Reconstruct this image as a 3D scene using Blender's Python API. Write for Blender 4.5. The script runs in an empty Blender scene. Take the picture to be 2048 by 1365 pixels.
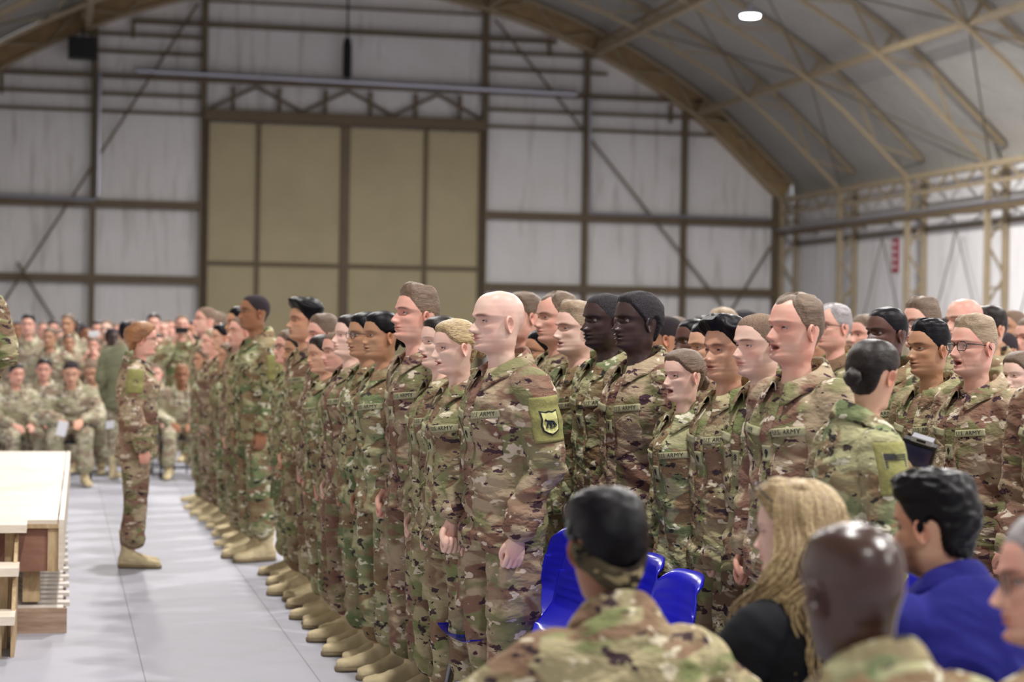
import bpy, bmesh, math, random
import numpy as np
from mathutils import Vector, Matrix, noise
from mathutils.bvhtree import BVHTree
random.seed(7)
SC = bpy.context.scene
COL = SC.collection
# ---------------------------------------------------------------- camera
FPX = 4000.0                       # focal length in pixels of the 2048 px frame
YAW, PITCH, ROLL = math.radians(12.74), math.radians(0.236), math.radians(0.95)
CAMLOC = Vector((0, 0, 1.65))
_f = Vector((math.sin(YAW)*math.cos(PITCH), math.cos(YAW)*math.cos(PITCH), -math.sin(PITCH)))
_r0 = Vector((math.cos(YAW), -math.sin(YAW), 0)); _u0 = _r0.cross(_f)
CR = _r0*math.cos(ROLL)+_u0*math.sin(ROLL); CU = _u0*math.cos(ROLL)-_r0*math.sin(ROLL); CF = _f
cam = bpy.data.cameras.new('camera'); camobj = bpy.data.objects.new('camera', cam); COL.objects.link(camobj)
camobj.matrix_world = Matrix(((CR.x, CU.x, -CF.x, CAMLOC.x), (CR.y, CU.y, -CF.y, CAMLOC.y), (CR.z, CU.z, -CF.z, CAMLOC.z), (0, 0, 0, 1)))
cam.sensor_width = 36; cam.lens = FPX*36/2048; cam.clip_end = 300
cam.dof.use_dof = True; cam.dof.focus_distance = 8.0; cam.dof.aperture_fstop = 2.6
SC.camera = camobj
SC.view_settings.view_transform = 'Standard'; SC.view_settings.look = 'None'
SC.view_settings.gamma = 1; SC.view_settings.exposure = 0.76
try: SC.view_settings.use_curve_mapping = False
except Exception: pass
def at(px, py, depth):
    """world point seen at photograph pixel px,py at this distance along the view axis"""
    return CAMLOC + (CF + CR*((px-1024)/FPX) - CU*((py-682.5)/FPX))*depth
# ---------------------------------------------------------------- world and big lights
w = bpy.data.worlds.new('world'); SC.world = w; w.use_nodes = True
w.node_tree.nodes['Background'].inputs[0].default_value = (0.95, 0.95, 1.0, 1)
w.node_tree.nodes['Background'].inputs[1].default_value = 0.3
def area(name, loc, rot, size, power, col=(1, 1, 1), shape='DISK', sy=None):
    l = bpy.data.lights.new(name, 'AREA'); l.shape = shape; l.size = size; l.energy = power; l.color = col
    if sy: l.size_y = sy
    o = bpy.data.objects.new(name, l); o.location = loc; o.rotation_euler = rot; COL.objects.link(o); return o
LAMPS = [(14.7, y, 8.7) for y in (41.8, 33, 24, 15, 6, -3)] + [(1.4, y, 8.7) for y in (41.8, 33, 24, 15, 6, -3)]+[(8.05, y, 10.2) for y in (20, 4)]
for _i, _p in enumerate(LAMPS):
    area('lamp_light', (_p[0], _p[1], _p[2]-0.06), (0, 0, 0), 0.4, (800 if _p[1] > 30 else 560)*(.5 if _p[0] < 5 else 1), (1, .97, .93))
# ---------------------------------------------------------------- mesh helpers
class MB:
    """collects vertices, faces and material slots into one mesh"""
    def __init__(s): s.v = []; s.f = []; s.m = []
    def add(s, V, F, mi=0):
        b = len(s.v); s.v.extend([tuple(map(float, p)) for p in V])
        s.f.extend([tuple(int(i)+b for i in q) for q in F]); s.m.extend([mi]*len(F)); return s
    def box(s, lo, hi, mi=0, M=None):
        x0, y0, z0 = lo; x1, y1, z1 = hi
        V = [(x0,y0,z0),(x1,y0,z0),(x1,y1,z0),(x0,y1,z0),(x0,y0,z1),(x1,y0,z1),(x1,y1,z1),(x0,y1,z1)]
        if M is not None: V = [M @ Vector(p) for p in V]
        return s.add(V, [(0,3,2,1),(4,5,6,7),(0,1,5,4),(1,2,6,5),(2,3,7,6),(3,0,4,7)], mi)
    def bar(s, a, b, w, h=None, mi=0):
        """rectangular bar from a to b; w across, h up"""
        a = Vector(a); b = Vector(b); h = h or w; d = (b-a); L = d.length
        if L < 1e-6: return s
        d.normalize(); up = Vector((0,0,1)) if abs(d.z) < .95 else Vector((0,1,0))
        x = d.cross(up).normalized(); z = x.cross(d)
        M = Matrix(((x.x,d.x,z.x,a.x),(x.y,d.y,z.y,a.y),(x.z,d.z,z.z,a.z),(0,0,0,1)))
        return s.box((-w/2,0,-h/2),(w/2,L,h/2),mi,M)
    def tube(s, pts, rad, n=10, mi=0, cap=True):
        V, F = tube_vf(pts, rad, n, cap); return s.add(V, F, mi)
    def mesh(s, name, mats, smooth=False, flat=False):
        me = bpy.data.meshes.new(name); me.from_pydata(s.v, [], s.f)
        for m in mats: me.materials.append(m)
        me.polygons.foreach_set('material_index', s.m)
        if smooth: me.polygons.foreach_set('use_smooth', [True]*len(s.f))
        if flat: me.polygons.foreach_set('use_smooth', [m == 0 for m in s.m])
        me.update(); return me
    def build(s, name, mats, parent=None, smooth=False):
        if not isinstance(mats, (list, tuple)): mats = [mats]
        return link(name, s.mesh(name, mats, smooth), parent)
def link(name, me, parent=None, loc=None, mats=None):
    o = bpy.data.objects.new(name, me); COL.objects.link(o)
    if parent is not None: o.parent = parent
    if loc is not None: o.location = loc
    if mats:
        for i, m in enumerate(mats):
            if i < len(o.material_slots): o.material_slots[i].link = 'OBJECT'; o.material_slots[i].material = m
    return o
def tag(o, label=None, cat=None, group=None, kind=None):
    if label: o['label'] = label
    if cat: o['category'] = cat
    if group: o['group'] = group
    if kind: o['kind'] = kind
    return o
def empty(name, loc=(0,0,0), rz=0, sc=1):
    o = bpy.data.objects.new(name, None); COL.objects.link(o); o.location = loc; o.rotation_euler = (0,0,rz)
    o.scale = (sc,sc,sc); o.empty_display_size = .1; return o
def copy_tree(o, parent=None):
    c = o.copy(); COL.objects.link(c)
    if parent is not None: c.parent = parent
    for ch in [x for x in bpy.data.objects if x.parent is o]: copy_tree(ch, c)
    return c
def catmull(P, k):
    P = np.asarray(P, float); n = len(P)
    if k <= 1 or n < 3: return P
    Q = np.vstack([2*P[0]-P[1], P, 2*P[-1]-P[-2]]); out = []
    for i in range(1, n):
        for j in range(k):
            t = j/k; a, b, c, d = Q[i-1], Q[i], Q[i+1], Q[i+2]
            out.append(.5*((2*b)+(c-a)*t+(2*a-5*b+4*c-d)*t*t+(3*b-a-3*c+d)*t**3))
    out.append(P[-1]); return np.array(out)
def tube_vf(pts, rad, n=12, cap=True, k=1, asp=None):
    """swept tube; rad scalar/list of r or (rx,ry)"""
    P = np.asarray(pts, float); m = len(P)
    R = np.asarray(rad, float)
    if R.ndim == 0: R = np.full((m, 2), float(R))
    elif R.ndim == 1: R = np.stack([R, R], 1) if len(R) == m else np.tile(R, (m, 1))
    if k > 1:
        Z = catmull(np.hstack([P, R]), k); P, R = Z[:, :3], Z[:, 3:]; m = len(P)
    T = np.gradient(P, axis=0); T /= np.linalg.norm(T, axis=1)[:, None]+1e-9
    ref = np.array([1., 0, 0]) if abs(T[0][0]) < .8 else np.array([0, 1., 0])
    V = []
    u = ref-T[0]*ref.dot(T[0]); u /= np.linalg.norm(u)
    a = np.linspace(0, 2*math.pi, n, endpoint=False); ca, sa = np.cos(a), np.sin(a)
    for i in range(m):
        u = u-T[i]*u.dot(T[i]); u /= np.linalg.norm(u); v = np.cross(T[i], u)
        V.append(P[i]+np.outer(ca*R[i, 0], u)+np.outer(sa*R[i, 1], v))
    V = np.vstack(V); F = []
    for i in range(m-1):
        for j in range(n):
            F.append((i*n+j, i*n+(j+1) % n, (i+1)*n+(j+1) % n, (i+1)*n+j))
    if cap:
        c0 = len(V); r0 = R[0].mean()*.6; r1 = R[-1].mean()*.6
        V = np.vstack([V, P[0]-T[0]*r0*(cap != 'flat'), P[-1]+T[-1]*r1*(cap != 'flat')])
        for j in range(n):
            F.append((c0, (j+1) % n, j)); F.append((c0+1, (m-1)*n+j, (m-1)*n+(j+1) % n))
    return V, F
def loft_vf(rings):
    """rings: list of (n,3) arrays, closed with fans"""
    n = len(rings[0]); V = np.vstack(rings+[rings[0].mean(0)[None], rings[-1].mean(0)[None]]); m = len(rings); F = []
    for i in range(m-1):
        for j in range(n): F.append((i*n+j, i*n+(j+1) % n, (i+1)*n+(j+1) % n, (i+1)*n+j))
    for j in range(n): F.append((m*n, (j+1) % n, j)); F.append((m*n+1, (m-1)*n+j, (m-1)*n+(j+1) % n))
    return V, F
def vn(P, seed=0):
    """value noise 0..1, vectorised"""
    P = np.asarray(P, float)+seed*17.31; I = np.floor(P).astype(np.int64); f = P-I; f = f*f*(3-2*f)
    def h(a, b, c):
        x = (a*374761393+b*668265263+c*2147483647+seed*1013) & 0xffffffff
        x = ((x ^ (x >> 13))*1274126177) & 0xffffffff; x = (x ^ (x >> 16)) & 0xffff
        return x/65535.
    r = 0
    for dx in (0, 1):
        for dy in (0, 1):
            for dz in (0, 1):
                wt = (f[:,0] if dx else 1-f[:,0])*(f[:,1] if dy else 1-f[:,1])*(f[:,2] if dz else 1-f[:,2])
                r = r+wt*h(I[:,0]+dx, I[:,1]+dy, I[:,2]+dz)
    return r
def remesh(parts, vox, smooth=4, fac=.5):
    """voxel union of closed parts -> (V, F)"""
    mb = MB()
    for V, F in parts: mb.add(V, F)
    me = mb.mesh('tmp', []); o = bpy.data.objects.new('tmp', me); COL.objects.link(o)
    md = o.modifiers.new('r', 'REMESH'); md.mode = 'VOXEL'; md.voxel_size = vox
    if smooth: s = o.modifiers.new('s', 'SMOOTH'); s.iterations = smooth; s.factor = fac
    dg = bpy.context.evaluated_depsgraph_get(); e = o.evaluated_get(dg); m2 = e.to_mesh()
    n = len(m2.vertices); V = np.empty(n*3); m2.vertices.foreach_get('co', V); V = V.reshape(-1, 3)
    F = [tuple(p.vertices) for p in m2.polygons]; e.to_mesh_clear()
    bpy.data.objects.remove(o); bpy.data.meshes.remove(me); return V, F
def normals(V, F):
    N = np.zeros_like(V); Q = np.array([f if len(f) == 4 else tuple(f)+(f[2],) for f in F])
    n = np.cross(V[Q[:,2]]-V[Q[:,0]], V[Q[:,3]]-V[Q[:,1]])
    for k in range(4): np.add.at(N, Q[:,k], n)
    return N/(np.linalg.norm(N, axis=1)[:, None]+1e-12)
def np_mesh(name, V, F, mats, smooth=True, mi=None, col=None):
    me = bpy.data.meshes.new(name); me.from_pydata(V.tolist() if hasattr(V, 'tolist') else V, [], F)
    for m in mats: me.materials.append(m)
    if mi is not None: me.polygons.foreach_set('material_index', mi)
    if smooth: me.polygons.foreach_set('use_smooth', [True]*len(me.polygons))
    if col is not None:
        ca = me.color_attributes.new('paint', 'FLOAT_COLOR', 'POINT')
        ca.data.foreach_set('color', np.hstack([col, np.ones((len(col), 1))]).ravel())
    me.update(); return me
def sst(x, a, b):
    t = np.clip((x-a)/(b-a), 0, 1); return t*t*(3-2*t)
# ---------------------------------------------------------------- materials
def lin(c):
    return tuple((v/255/12.92 if v/255 <= .04045 else ((v/255+.055)/1.055)**2.4) for v in c[:3])+(1,)
class NT:
    def __init__(s, name):
        s.m = bpy.data.materials.new(name); s.m.use_nodes = True; s.t = s.m.node_tree; s.b = s.t.nodes['Principled BSDF']
    def n(s, typ, **kw):
        x = s.t.nodes.new(typ)
        for k, v in kw.items():
            if isinstance(k, str) and hasattr(x, k): setattr(x, k, v)
        return x
    def l(s, a, b): s.t.links.new(a, b)
    def coord(s, scale=(1,1,1), rnd=True, kind='Object'):
        tc = s.n('ShaderNodeTexCoord'); mp = s.n('ShaderNodeMapping'); mp.inputs['Scale'].default_value = scale
        s.l(tc.outputs[kind], mp.inputs['Vector'])
        if rnd:
            oi = s.n('ShaderNodeObjectInfo'); mu = s.n('ShaderNodeMath', operation='MULTIPLY'); mu.inputs[1].default_value = 57.
            s.l(oi.outputs['Random'], mu.inputs[0]); s.l(mu.outputs[0], mp.inputs['Location'])
        return mp.outputs[0]
    def noise(s, vec, scale, detail=2, rough=.5, dist=0, out='Fac'):
        x = s.n('ShaderNodeTexNoise'); x.inputs['Scale'].default_value = scale; x.inputs['Detail'].default_value = detail
        x.inputs['Roughness'].default_value = rough; x.inputs['Distortion'].default_value = dist
        s.l(vec, x.inputs['Vector']); return x.outputs[out]
    def ramp(s, fac, a, b, ca=(0,0,0,1), cb=(1,1,1,1)):
        r = s.n('ShaderNodeValToRGB'); r.color_ramp.elements[0].position = a; r.color_ramp.elements[1].position = b
        r.color_ramp.elements[0].color = ca; r.color_ramp.elements[1].color = cb; s.l(fac, r.inputs[0]); return r.outputs[0]
    def mix(s, fac, a, b, mode='MIX'):
        x = s.n('ShaderNodeMix', data_type='RGBA', blend_type=mode)
        for i, v in ((0, fac), (6, a), (7, b)):
            if isinstance(v, (tuple, list)): x.inputs[i].default_value = v
            elif isinstance(v, (float, int)): x.inputs[i].default_value = v
            else: s.l(v, x.inputs[i])
        return x.outputs[2]
    def bump(s, h, strength=.3, dist=.01):
        b = s.n('ShaderNodeBump'); b.inputs['Strength'].default_value = strength; b.inputs['Distance'].default_value = dist
        s.l(h, b.inputs['Height']); s.l(b.outputs[0], s.b.inputs['Normal']); return b
    def set(s, col=None, rough=.6, metal=0, spec=.4):
        if col is not None:
            if isinstance(col, (tuple, list)): s.b.inputs['Base Color'].default_value = col
            else: s.l(col, s.b.inputs['Base Color'])
        s.b.inputs['Roughness'].default_value = rough; s.b.inputs['Metallic'].default_value = metal
        s.b.inputs['Specular IOR Level'].default_value = spec; return s.m
def mottled(name, rgb, rough=.6, metal=0, var=.15, scale=3, bump=0, spec=.4, stretch=(1,1,1), rnd=True):
    t = NT(name); c = lin(rgb); v = t.coord(stretch, rnd); f = t.noise(v, scale, 4, .6)
    m = t.mix(f, tuple(x*(1-var) for x in c[:3])+(1,), tuple(min(1, x*(1+var)) for x in c[:3])+(1,))
    if bump: t.bump(f, bump, .01)
    return t.set(m, rough, metal, spec)
def camo(name, base, green, brown, dark, cream, k=1.08, wr=.8):
    t = NT(name); v = t.coord((1, 1, 2.0))
    n1 = t.noise(v, 4.5*k, 2, .55, .3); n2 = t.noise(v, 5.5*k, 2, .55, .4); 
    mp = t.n('ShaderNodeMapping'); mp.inputs['Location'].default_value = (13.1, 7.7, 3.3); t.l(v, mp.inputs['Vector']); v2 = mp.outputs[0]
    mp = t.n('ShaderNodeMapping'); mp.inputs['Location'].default_value = (-9.1, 17.7, 23.3); t.l(v, mp.inputs['Vector']); v3 = mp.outputs[0]
    n2 = t.noise(v2, 5.0*k, 2, .55, .4); n3 = t.noise(v3, 13*k, 3, .6, .3); n4 = t.noise(v2, 11*k, 2, .6, .2); n5 = t.noise(v3, 4*k, 1)
    c = t.mix(t.ramp(n1, .46, .54), lin(base), lin(green))
    c = t.mix(t.ramp(n2, .49, .54), c, lin(brown))
    c = t.mix(t.ramp(n5, .50, .62), c, t.mix(.5, c, lin(base)))
    c = t.mix(t.ramp(n4, .615, .63), c, lin(cream))
    c = t.mix(t.ramp(n3, .605, .62), c, lin(dark))
    tc = t.n('ShaderNodeTexCoord'); w1 = t.noise(t.coord((1, 1, 2.0)), 10, 3, .55, .15)
    t.bump(w1, wr, .035); return t.set(c, .85, 0, .15)
M = {}
M['camo'] = camo('camo cloth', (168,157,124), (122,128,86), (126,102,82), (66,52,56), (204,194,170))
M['camo_green'] = camo('green camo cloth', (168,165,128), (108,120,84), (132,110,84), (60,56,52), (206,202,180))
M['camo_brown'] = camo('brown camo cloth', (166,148,124), (122,120,86), (124,94,80), (70,50,58), (200,186,168))
M['camo_far'] = camo('pale camo cloth', (186,178,154), (152,150,122), (148,130,112), (98,88,84), (208,202,186), 1.2, .4)  # paler, less saturated pattern for the far onlookers
M['collar'] = mottled('plain collar cloth', (148,138,108), .85, var=.2, scale=12, spec=.15)
M['velcro'] = mottled('olive velcro', (142,139,90), .95, var=.3, scale=60, bump=.4, spec=.1)
M['tape'] = mottled('tape cloth', (164,161,130), .9, var=.12, scale=50, spec=.1)
M['stitch'] = mottled('black thread', (38,38,40), .8, var=.1)
M['navy'] = mottled('dark blue thread', (34,40,54), .8, var=.1)
M['shield'] = mottled('pale yellow thread', (208,206,140), .85, var=.08, scale=80)
M['tee'] = mottled('tan t shirt', (170,154,124), .9, var=.1)
M['boot'] = mottled('tan suede', (204,188,152), .8, var=.22, scale=14, bump=.25, spec=.2)
M['sole'] = mottled('boot sole', (126,112,88), .8, var=.15)
M['fleece'] = mottled('olive fleece', (128,130,104), .95, var=.2, scale=6)
def skin(name, rgb, rough=.42, red=.12, spec=.35):
    t = NT(name); c = lin(rgb); v = t.coord()
    f = t.noise(v, 14, 3, .6); g = t.noise(v, 160, 2)
    m = t.mix(t.ramp(f, .35, .68), c, (c[0]*1.03, c[1]*(1-red), c[2]*(1-red), 1))
    at_ = t.n('ShaderNodeAttribute'); at_.attribute_name = 'paint'
    m = t.mix(1.0, m, at_.outputs['Color'], 'MULTIPLY'); t.bump(g, .06, .002)
    t.b.inputs['Subsurface Weight'].default_value = .0
    return t.set(m, rough, 0, spec)
SK = {'pale': skin('pale skin', (230,198,182)), 'pink': skin('pink skin', (220,176,158), red=.2), 'warm': skin('warm skin', (206,164,138)),
      'tan': skin('tan skin', (188,146,118)), 'olive': skin('olive skin', (178,138,108)), 'brown': skin('brown skin', (150,108,80)),
      'dark': skin('dark brown skin', (92,64,56), .42, .1, .5), 'deep': skin('deep brown skin', (62,44,42), .38, .1, .55),
      'umber': skin('umber skin', (66,44,37), .28, .1, .6)}
def hairm(name, rgb, rgb2, rough=.45, spec=.5, st=(230, 12, 230), bmp=.6):
    t = NT(name); v = t.coord(st, True); f = t.noise(v, 1, 3, .7)
    m = t.mix(t.ramp(f, .38, .62), lin(rgb), lin(rgb2)); t.bump(f, bmp, .004); g = t.noise(t.coord((14, 5, 3)), 1, 2); m = t.mix(t.ramp(g, .4, .66), m, t.mix(.55, m, lin(rgb))); return t.set(m, rough, 0, spec)
HR = {'black': hairm('black hair', (9,8,11), (22,20,26), .36, .14, bmp=.25), 'dark': hairm('dark brown hair', (24,19,19), (52,42,38), .36, .22, bmp=.35),
      'brown': hairm('brown hair', (84,66,52), (128,104,84), .5), 'light': hairm('light brown hair', (128,108,86), (172,150,124), .5),
      'blonde': hairm('blonde hair', (118,94,64), (208,184,138), .45), 'grey': hairm('grey hair', (128,122,124), (186,180,182), .5),
      'red': hairm('auburn hair', (104,64,38), (176,122,74), .45), 'buzzdark': hairm('cropped dark hair', (38,32,36), (66,56,60), .8, .2, (300,300,300), .8),
      'buzzbrown': hairm('cropped brown hair', (96,78,66), (150,128,110), .8, .2, (300,300,300), .6),
      'curly': hairm('curly black hair', (26,22,28), (52,46,52), .7, .3, (170,170,170), 1.0)}
M['eyewhite'] = mottled('eye white', (138,128,125), .35, var=.03)
M['iris'] = mottled('iris', (52,42,38), .15, var=.05)
M['black'] = mottled('black plastic', (22,22,24), .35, var=.1)
M['frame'] = mottled('dark spectacle frame', (26,24,28), .3, var=.1)
def glassm():
    t = NT('spectacle lens'); t.set((1, 1, 1, 1), .02, 0, .5)
    t.b.inputs['Alpha'].default_value = .12; return t.m
M['lens'] = glassm()
# ---------------------------------------------------------------- the hangar
WY, RX, LX, CX = 58.0, 21.4, -5.3, 8.05           # far wall, right and left wall lines, ridge line
def fabric(name, rgb, rgb2, sc=(.5,.5,.15), dirt=.35):
    t = NT(name); v = t.coord((1,1,1), False); f = t.noise(t.coord(sc, False), 1.2, 4, .65, .6); g = t.noise(t.coord((3,3,.25), False), 1.5, 3, .6)
    m = t.mix(f, lin(rgb), lin(rgb2)); m = t.mix(t.ramp(g, .55, .8, (0,0,0,1), (dirt,dirt,dirt,1)), m, lin((120,112,96)))
    b = t.noise(t.coord((2.2,2.2,.35), False), 1.1, 3, .5, 1.2); t.bump(b, .5, .12); return t.set(m, .75, 0, .2)
M['fabric'] = fabric('white hangar fabric', (206,204,204), (228,226,228))
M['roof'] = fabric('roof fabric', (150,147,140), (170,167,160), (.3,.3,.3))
M['gable'] = fabric('dusty gable fabric', (204,201,198), (228,226,228), (.3,.3,.35), .6)
M['door'] = mottled('tan door panels', (170,158,126), .7, var=.16, scale=.8, bump=.1, rnd=False)
M['steel'] = mottled('tan painted steel', (152,137,112), .6, var=.22, scale=4, rnd=False)
M['steeld'] = mottled('brown painted steel', (98,84,64), .6, var=.22, scale=4, rnd=False)
M['band'] = mottled('creased tan lining', (168,142,106), .8, var=.4, scale=3, bump=.8, rnd=False)
M['galv'] = mottled('galvanised conduit', (176,176,186), .3, .8, var=.1, scale=10, rnd=False)
M['cable'] = mottled('dark steel cable', (96,88,74), .6, var=.1)
def floorm():
    t = NT('painted concrete floor'); f = t.noise(t.coord((1,1,1), False), .6, 4, .6); g = t.noise(t.coord((1,1,1), False), 3.5, 5, .65, .4)
    m = t.mix(f, lin((160,160,170)), lin((172,171,181))); m = t.mix(t.ramp(g, .5, .8, (0,0,0,1), (.45,.45,.45,1)), m, lin((152,154,155)))
    s_ = t.noise(t.coord((1,1,1), False), 26, 2); m = t.mix(t.ramp(s_, .76, .79, (0,0,0,1), (.35,.35,.35,1)), m, lin((105,105,108)))
    # joints between the slabs, lined up with the hall
    tc = t.n('ShaderNodeTexCoord'); sx = t.n('ShaderNodeSeparateXYZ'); t.l(tc.outputs['Object'], sx.inputs[0]); fac = None
    for ax, off, per in ((0, .41, .80), (1, .3, 4.2)):
        a = t.n('ShaderNodeMath', operation='ADD'); a.inputs[1].default_value = -off+per*50; t.l(sx.outputs[ax], a.inputs[0])
        b = t.n('ShaderNodeMath', operation='MODULO'); b.inputs[1].default_value = per; t.l(a.outputs[0], b.inputs[0])
        c = t.n('ShaderNodeMath', operation='LESS_THAN'); c.inputs[1].default_value = .007; t.l(b.outputs[0], c.inputs[0])
        if fac is None: fac = c.outputs[0]
        else:
            d = t.n('ShaderNodeMath', operation='MAXIMUM'); t.l(fac, d.inputs[0]); t.l(c.outputs[0], d.inputs[1]); fac = d.outputs[0]
    e = t.n('ShaderNodeMath', operation='MULTIPLY'); e.inputs[1].default_value = .55; t.l(fac, e.inputs[0])
    m = t.mix(e.outputs[0], m, lin((98,95,94))); return t.set(m, .6, 0, .25)
M['floor'] = floorm()
def struct(o): o['kind'] = 'structure'; return o
MB().box((LX-1, -9, -.1), (RX+1.2, WY+.3, 0)).build('floor', M['floor']); struct(bpy.data.objects['floor'])
# arch profile: offset from the ridge line -> height of the inner chord
ARCH = [(-13.35,5.83),(-10.55,8.28),(-7.4,10.03),(-4.1,11.15),(0,11.75),(4.1,11.15),(7.4,10.03),(10.55,8.28),(13.35,5.83)]
def archpt(i, up=0):
    x, z = ARCH[i]; n = Vector((x*.55, 0, 9)).normalized() if abs(x) < 13 else Vector((math.copysign(.62, x), 0, .78)); return Vector((CX+x, 0, z))+n*up
def roof_mesh():
    V = []; ys = [-9+(WY+9)*k/30 for k in range(31)]; k = 6
    prof = [archpt(i, .74) for i in range(9)]; P = catmull([tuple(p) for p in prof], k); P = np.vstack([P[0]-np.array([.05,0,.55]), P, P[-1]+np.array([.05,0,-.55])]) ; n = len(P)
    for o_ in (0, .05):
        for y in ys:
            for p in P: V.append((p[0], y, p[2]+o_))
    F = [(a*n+b, a*n+b+1, (a+1)*n+b+1, (a+1)*n+b) for a in range(30) for b in range(n-1)]; m = 31*n
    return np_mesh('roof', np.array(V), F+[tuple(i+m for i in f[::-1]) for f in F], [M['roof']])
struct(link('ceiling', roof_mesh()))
for nm, x0, x1 in (('wall_right', RX+.55, RX+.63), ('wall_left', LX-.63, LX-.55)): struct(MB().box((x0, -9, 0), (x1, WY, 6.3)).build(nm, M['fabric']))
# gable wall built as a thick outline
pr = [tuple(archpt(i, .74)) for i in range(9)]; P = catmull(pr, 6); pts = [(LX-.6, 0), (LX-.6, 5.4)]+[(p[0], p[2]) for p in P]+[(RX+.6, 5.4), (RX+.6, 0)]
mb = MB(); n = len(pts); mb.add([(x, WY+.12, z) for x, z in pts]+[(x, WY+.2, z) for x, z in pts], [tuple(range(n)), tuple(range(2*n-1, n-1, -1))]+[(i, (i+1) % n, n+(i+1) % n, n+i) for i in range(n)])
struct(mb.build('wall_far', M['gable']))
# curved tan lining along the foot of the gable arch
mb = MB(); P0 = catmull([tuple(archpt(i, -.02)) for i in range(9)], 6); P1 = catmull([tuple(archpt(i, .72)) for i in range(9)], 6)
for i in range(len(P0)-1):
    for yy in (WY-.30,): mb.add([(P0[i][0],yy,P0[i][2]),(P0[i+1][0],yy,P0[i+1][2]),(P1[i+1][0],yy+.30,P1[i+1][2]),(P1[i][0],yy+.30,P1[i][2])], [(0,1,2,3)]); mb.add([(P0[i][0],yy,P0[i][2]),(P0[i+1][0],yy,P0[i+1][2]),(P0[i+1][0],yy+.42,P0[i+1][2]+.02),(P0[i][0],yy+.42,P0[i][2]+.02)], [(3,2,1,0)])
struct(mb.build('trim_1', M['band']))
# roof arches with lattice webs and truss columns: one frame each
BAYS = [WY-.35]+[53.0-4.62*k for k in range(13)]
for bi, y in enumerate(BAYS):
    ar = empty('roof_arch', (0, y, 0)); tag(ar, None, None, None, 'structure'); lo = MB(); hi = MB(); web = MB(); off = lambda p: (p[0], p[1], p[2])
    A = [archpt(i) for i in range(9)]; B = [archpt(i, .62) for i in range(9)]
    A0 = catmull([tuple(a) for a in A], 3); B0 = catmull([tuple(b) for b in B], 3)
    for i in range(len(A0)-1):
        lo.bar(A0[i], A0[i+1], .11, .09); hi.bar(B0[i], B0[i+1], .11, .09)
        a, b = (A0[i], B0[i+1]) if i % 2 else (B0[i], A0[i+1]); web.bar(a, b, .06, .05)
        if i % 3 == 0: web.bar(A0[i], B0[i], .09, .09)
    lo.build('inner_chord', M['steel'], ar); hi.build('outer_chord', M['steel'], ar); web.build('web_bars', M['steel'], ar)
    for s, xi, xo in ((1, RX, RX+.46), (-1, LX, LX-.46)):
        if s < 0 and bi > 3: pass
        c = empty('truss_column', (0, 0, 0)); c.parent = ar; p = MB(); p.bar((xi,0,0),(xi,0,5.83),.13,.13); p.bar((xo,0,0),(xo,0,6.0),.12,.12)
        zz = 0.2; k = 0
        while zz < 5.6: p.bar((xi if k % 2 else xo, 0, zz), (xo if k % 2 else xi, 0, min(zz+.75, 5.7)), .06, .05); zz += .75; k += 1
        for h in (1.3, 2.9, 4.3, 5.2, 5.5): p.bar((xi,0,h),(xo,0,h),.06)
        p.build('lattice', M['steel'], c)
tag(bpy.data.objects['roof_arch'], None, None, None, 'structure')
# purlins running the length of the hall
for k, (i, up, w_) in enumerate(((0,.0,.12),(1,.1,.14),(2,.02,.18),(3,.1,.14),(4,.05,.16),(5,.1,.14),(6,.02,.18),(7,.1,.14),(8,.0,.12))):
    a = archpt(i, up); mb = MB(); mb.bar((a.x, -9, a.z), (a.x, WY-.1, a.z), w_, w_*1.1)
    if i in (0, 8):       # lattice girder under the eave
        mb.bar((a.x, -9, a.z-.42), (a.x, WY-.1, a.z-.42), .08, .08); y = -8.; j = 0
        while y < WY-1: mb.bar((a.x, y, a.z-(.42 if j % 2 else 0)), (a.x, y+.77, a.z-(0 if j % 2 else .42)), .05, .05); y += .77; j += 1
    if i in (2, 6): b = archpt(i, .45); mb.bar((b.x, -9, b.z), (b.x, WY-.1, b.z), .09, .09)
    struct(mb.build('trim_%d' % (k+2), M['steel']))
# side rails and their trusses on both long walls
for s, x in ((1, RX-.02), (-1, LX+.02)):
    mb = MB(); mb.bar((x, -9, 4.80), (x, WY-.1, 4.80), .16, .12, 0); mb.bar((x+.5*s, -9, 4.5), (x+.5*s, WY-.1, 4.5), .08, .08); mb.bar((x+.5*s, -9, 4.95), (x+.5*s, WY-.1, 4.95), .08, .08); y = -8.; j = 0
    while y < WY-1: mb.bar((x+(.5*s if j % 2 else 0), y, 4.78), (x+(0 if j % 2 else .5*s), y+.9, 4.78), .05, .05); y += .9; j += 1
    mb.bar((x-.06*s, -9, 4.92), (x-.06*s, WY-.1, 4.92), .09, .07, 1); struct(mb.build('trim_%d' % (12 if s > 0 else 13), [M['steeld'], M['galv']]))
# cross bracing cables between arches
mb = MB()
for bi in range(1, len(BAYS)-1):
    y0, y1 = BAYS[bi], BAYS[bi+1]
    for i in (5, 6, 7, 0, 1, 2):
        a, b = archpt(i, .05), archpt(i+1, .05)
        if (bi+i) % 2: mb.tube([(a.x,y0,a.z),(b.x,y1,b.z)], .022, 5)
        if (bi+i) % 3: mb.tube([(b.x,y0,b.z),(a.x,y1,a.z)], .022, 5)
    if bi % 1 == 0: mb.tube([(RX+.3,y0,.2),(RX+.3,(y0+y1)/2,4.4)], .018, 5); mb.tube([(RX+.3,y1,.2),(RX+.3,(y0+y1)/2,4.4)], .018, 5)
struct(mb.build('trim_14', M['cable']))
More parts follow.
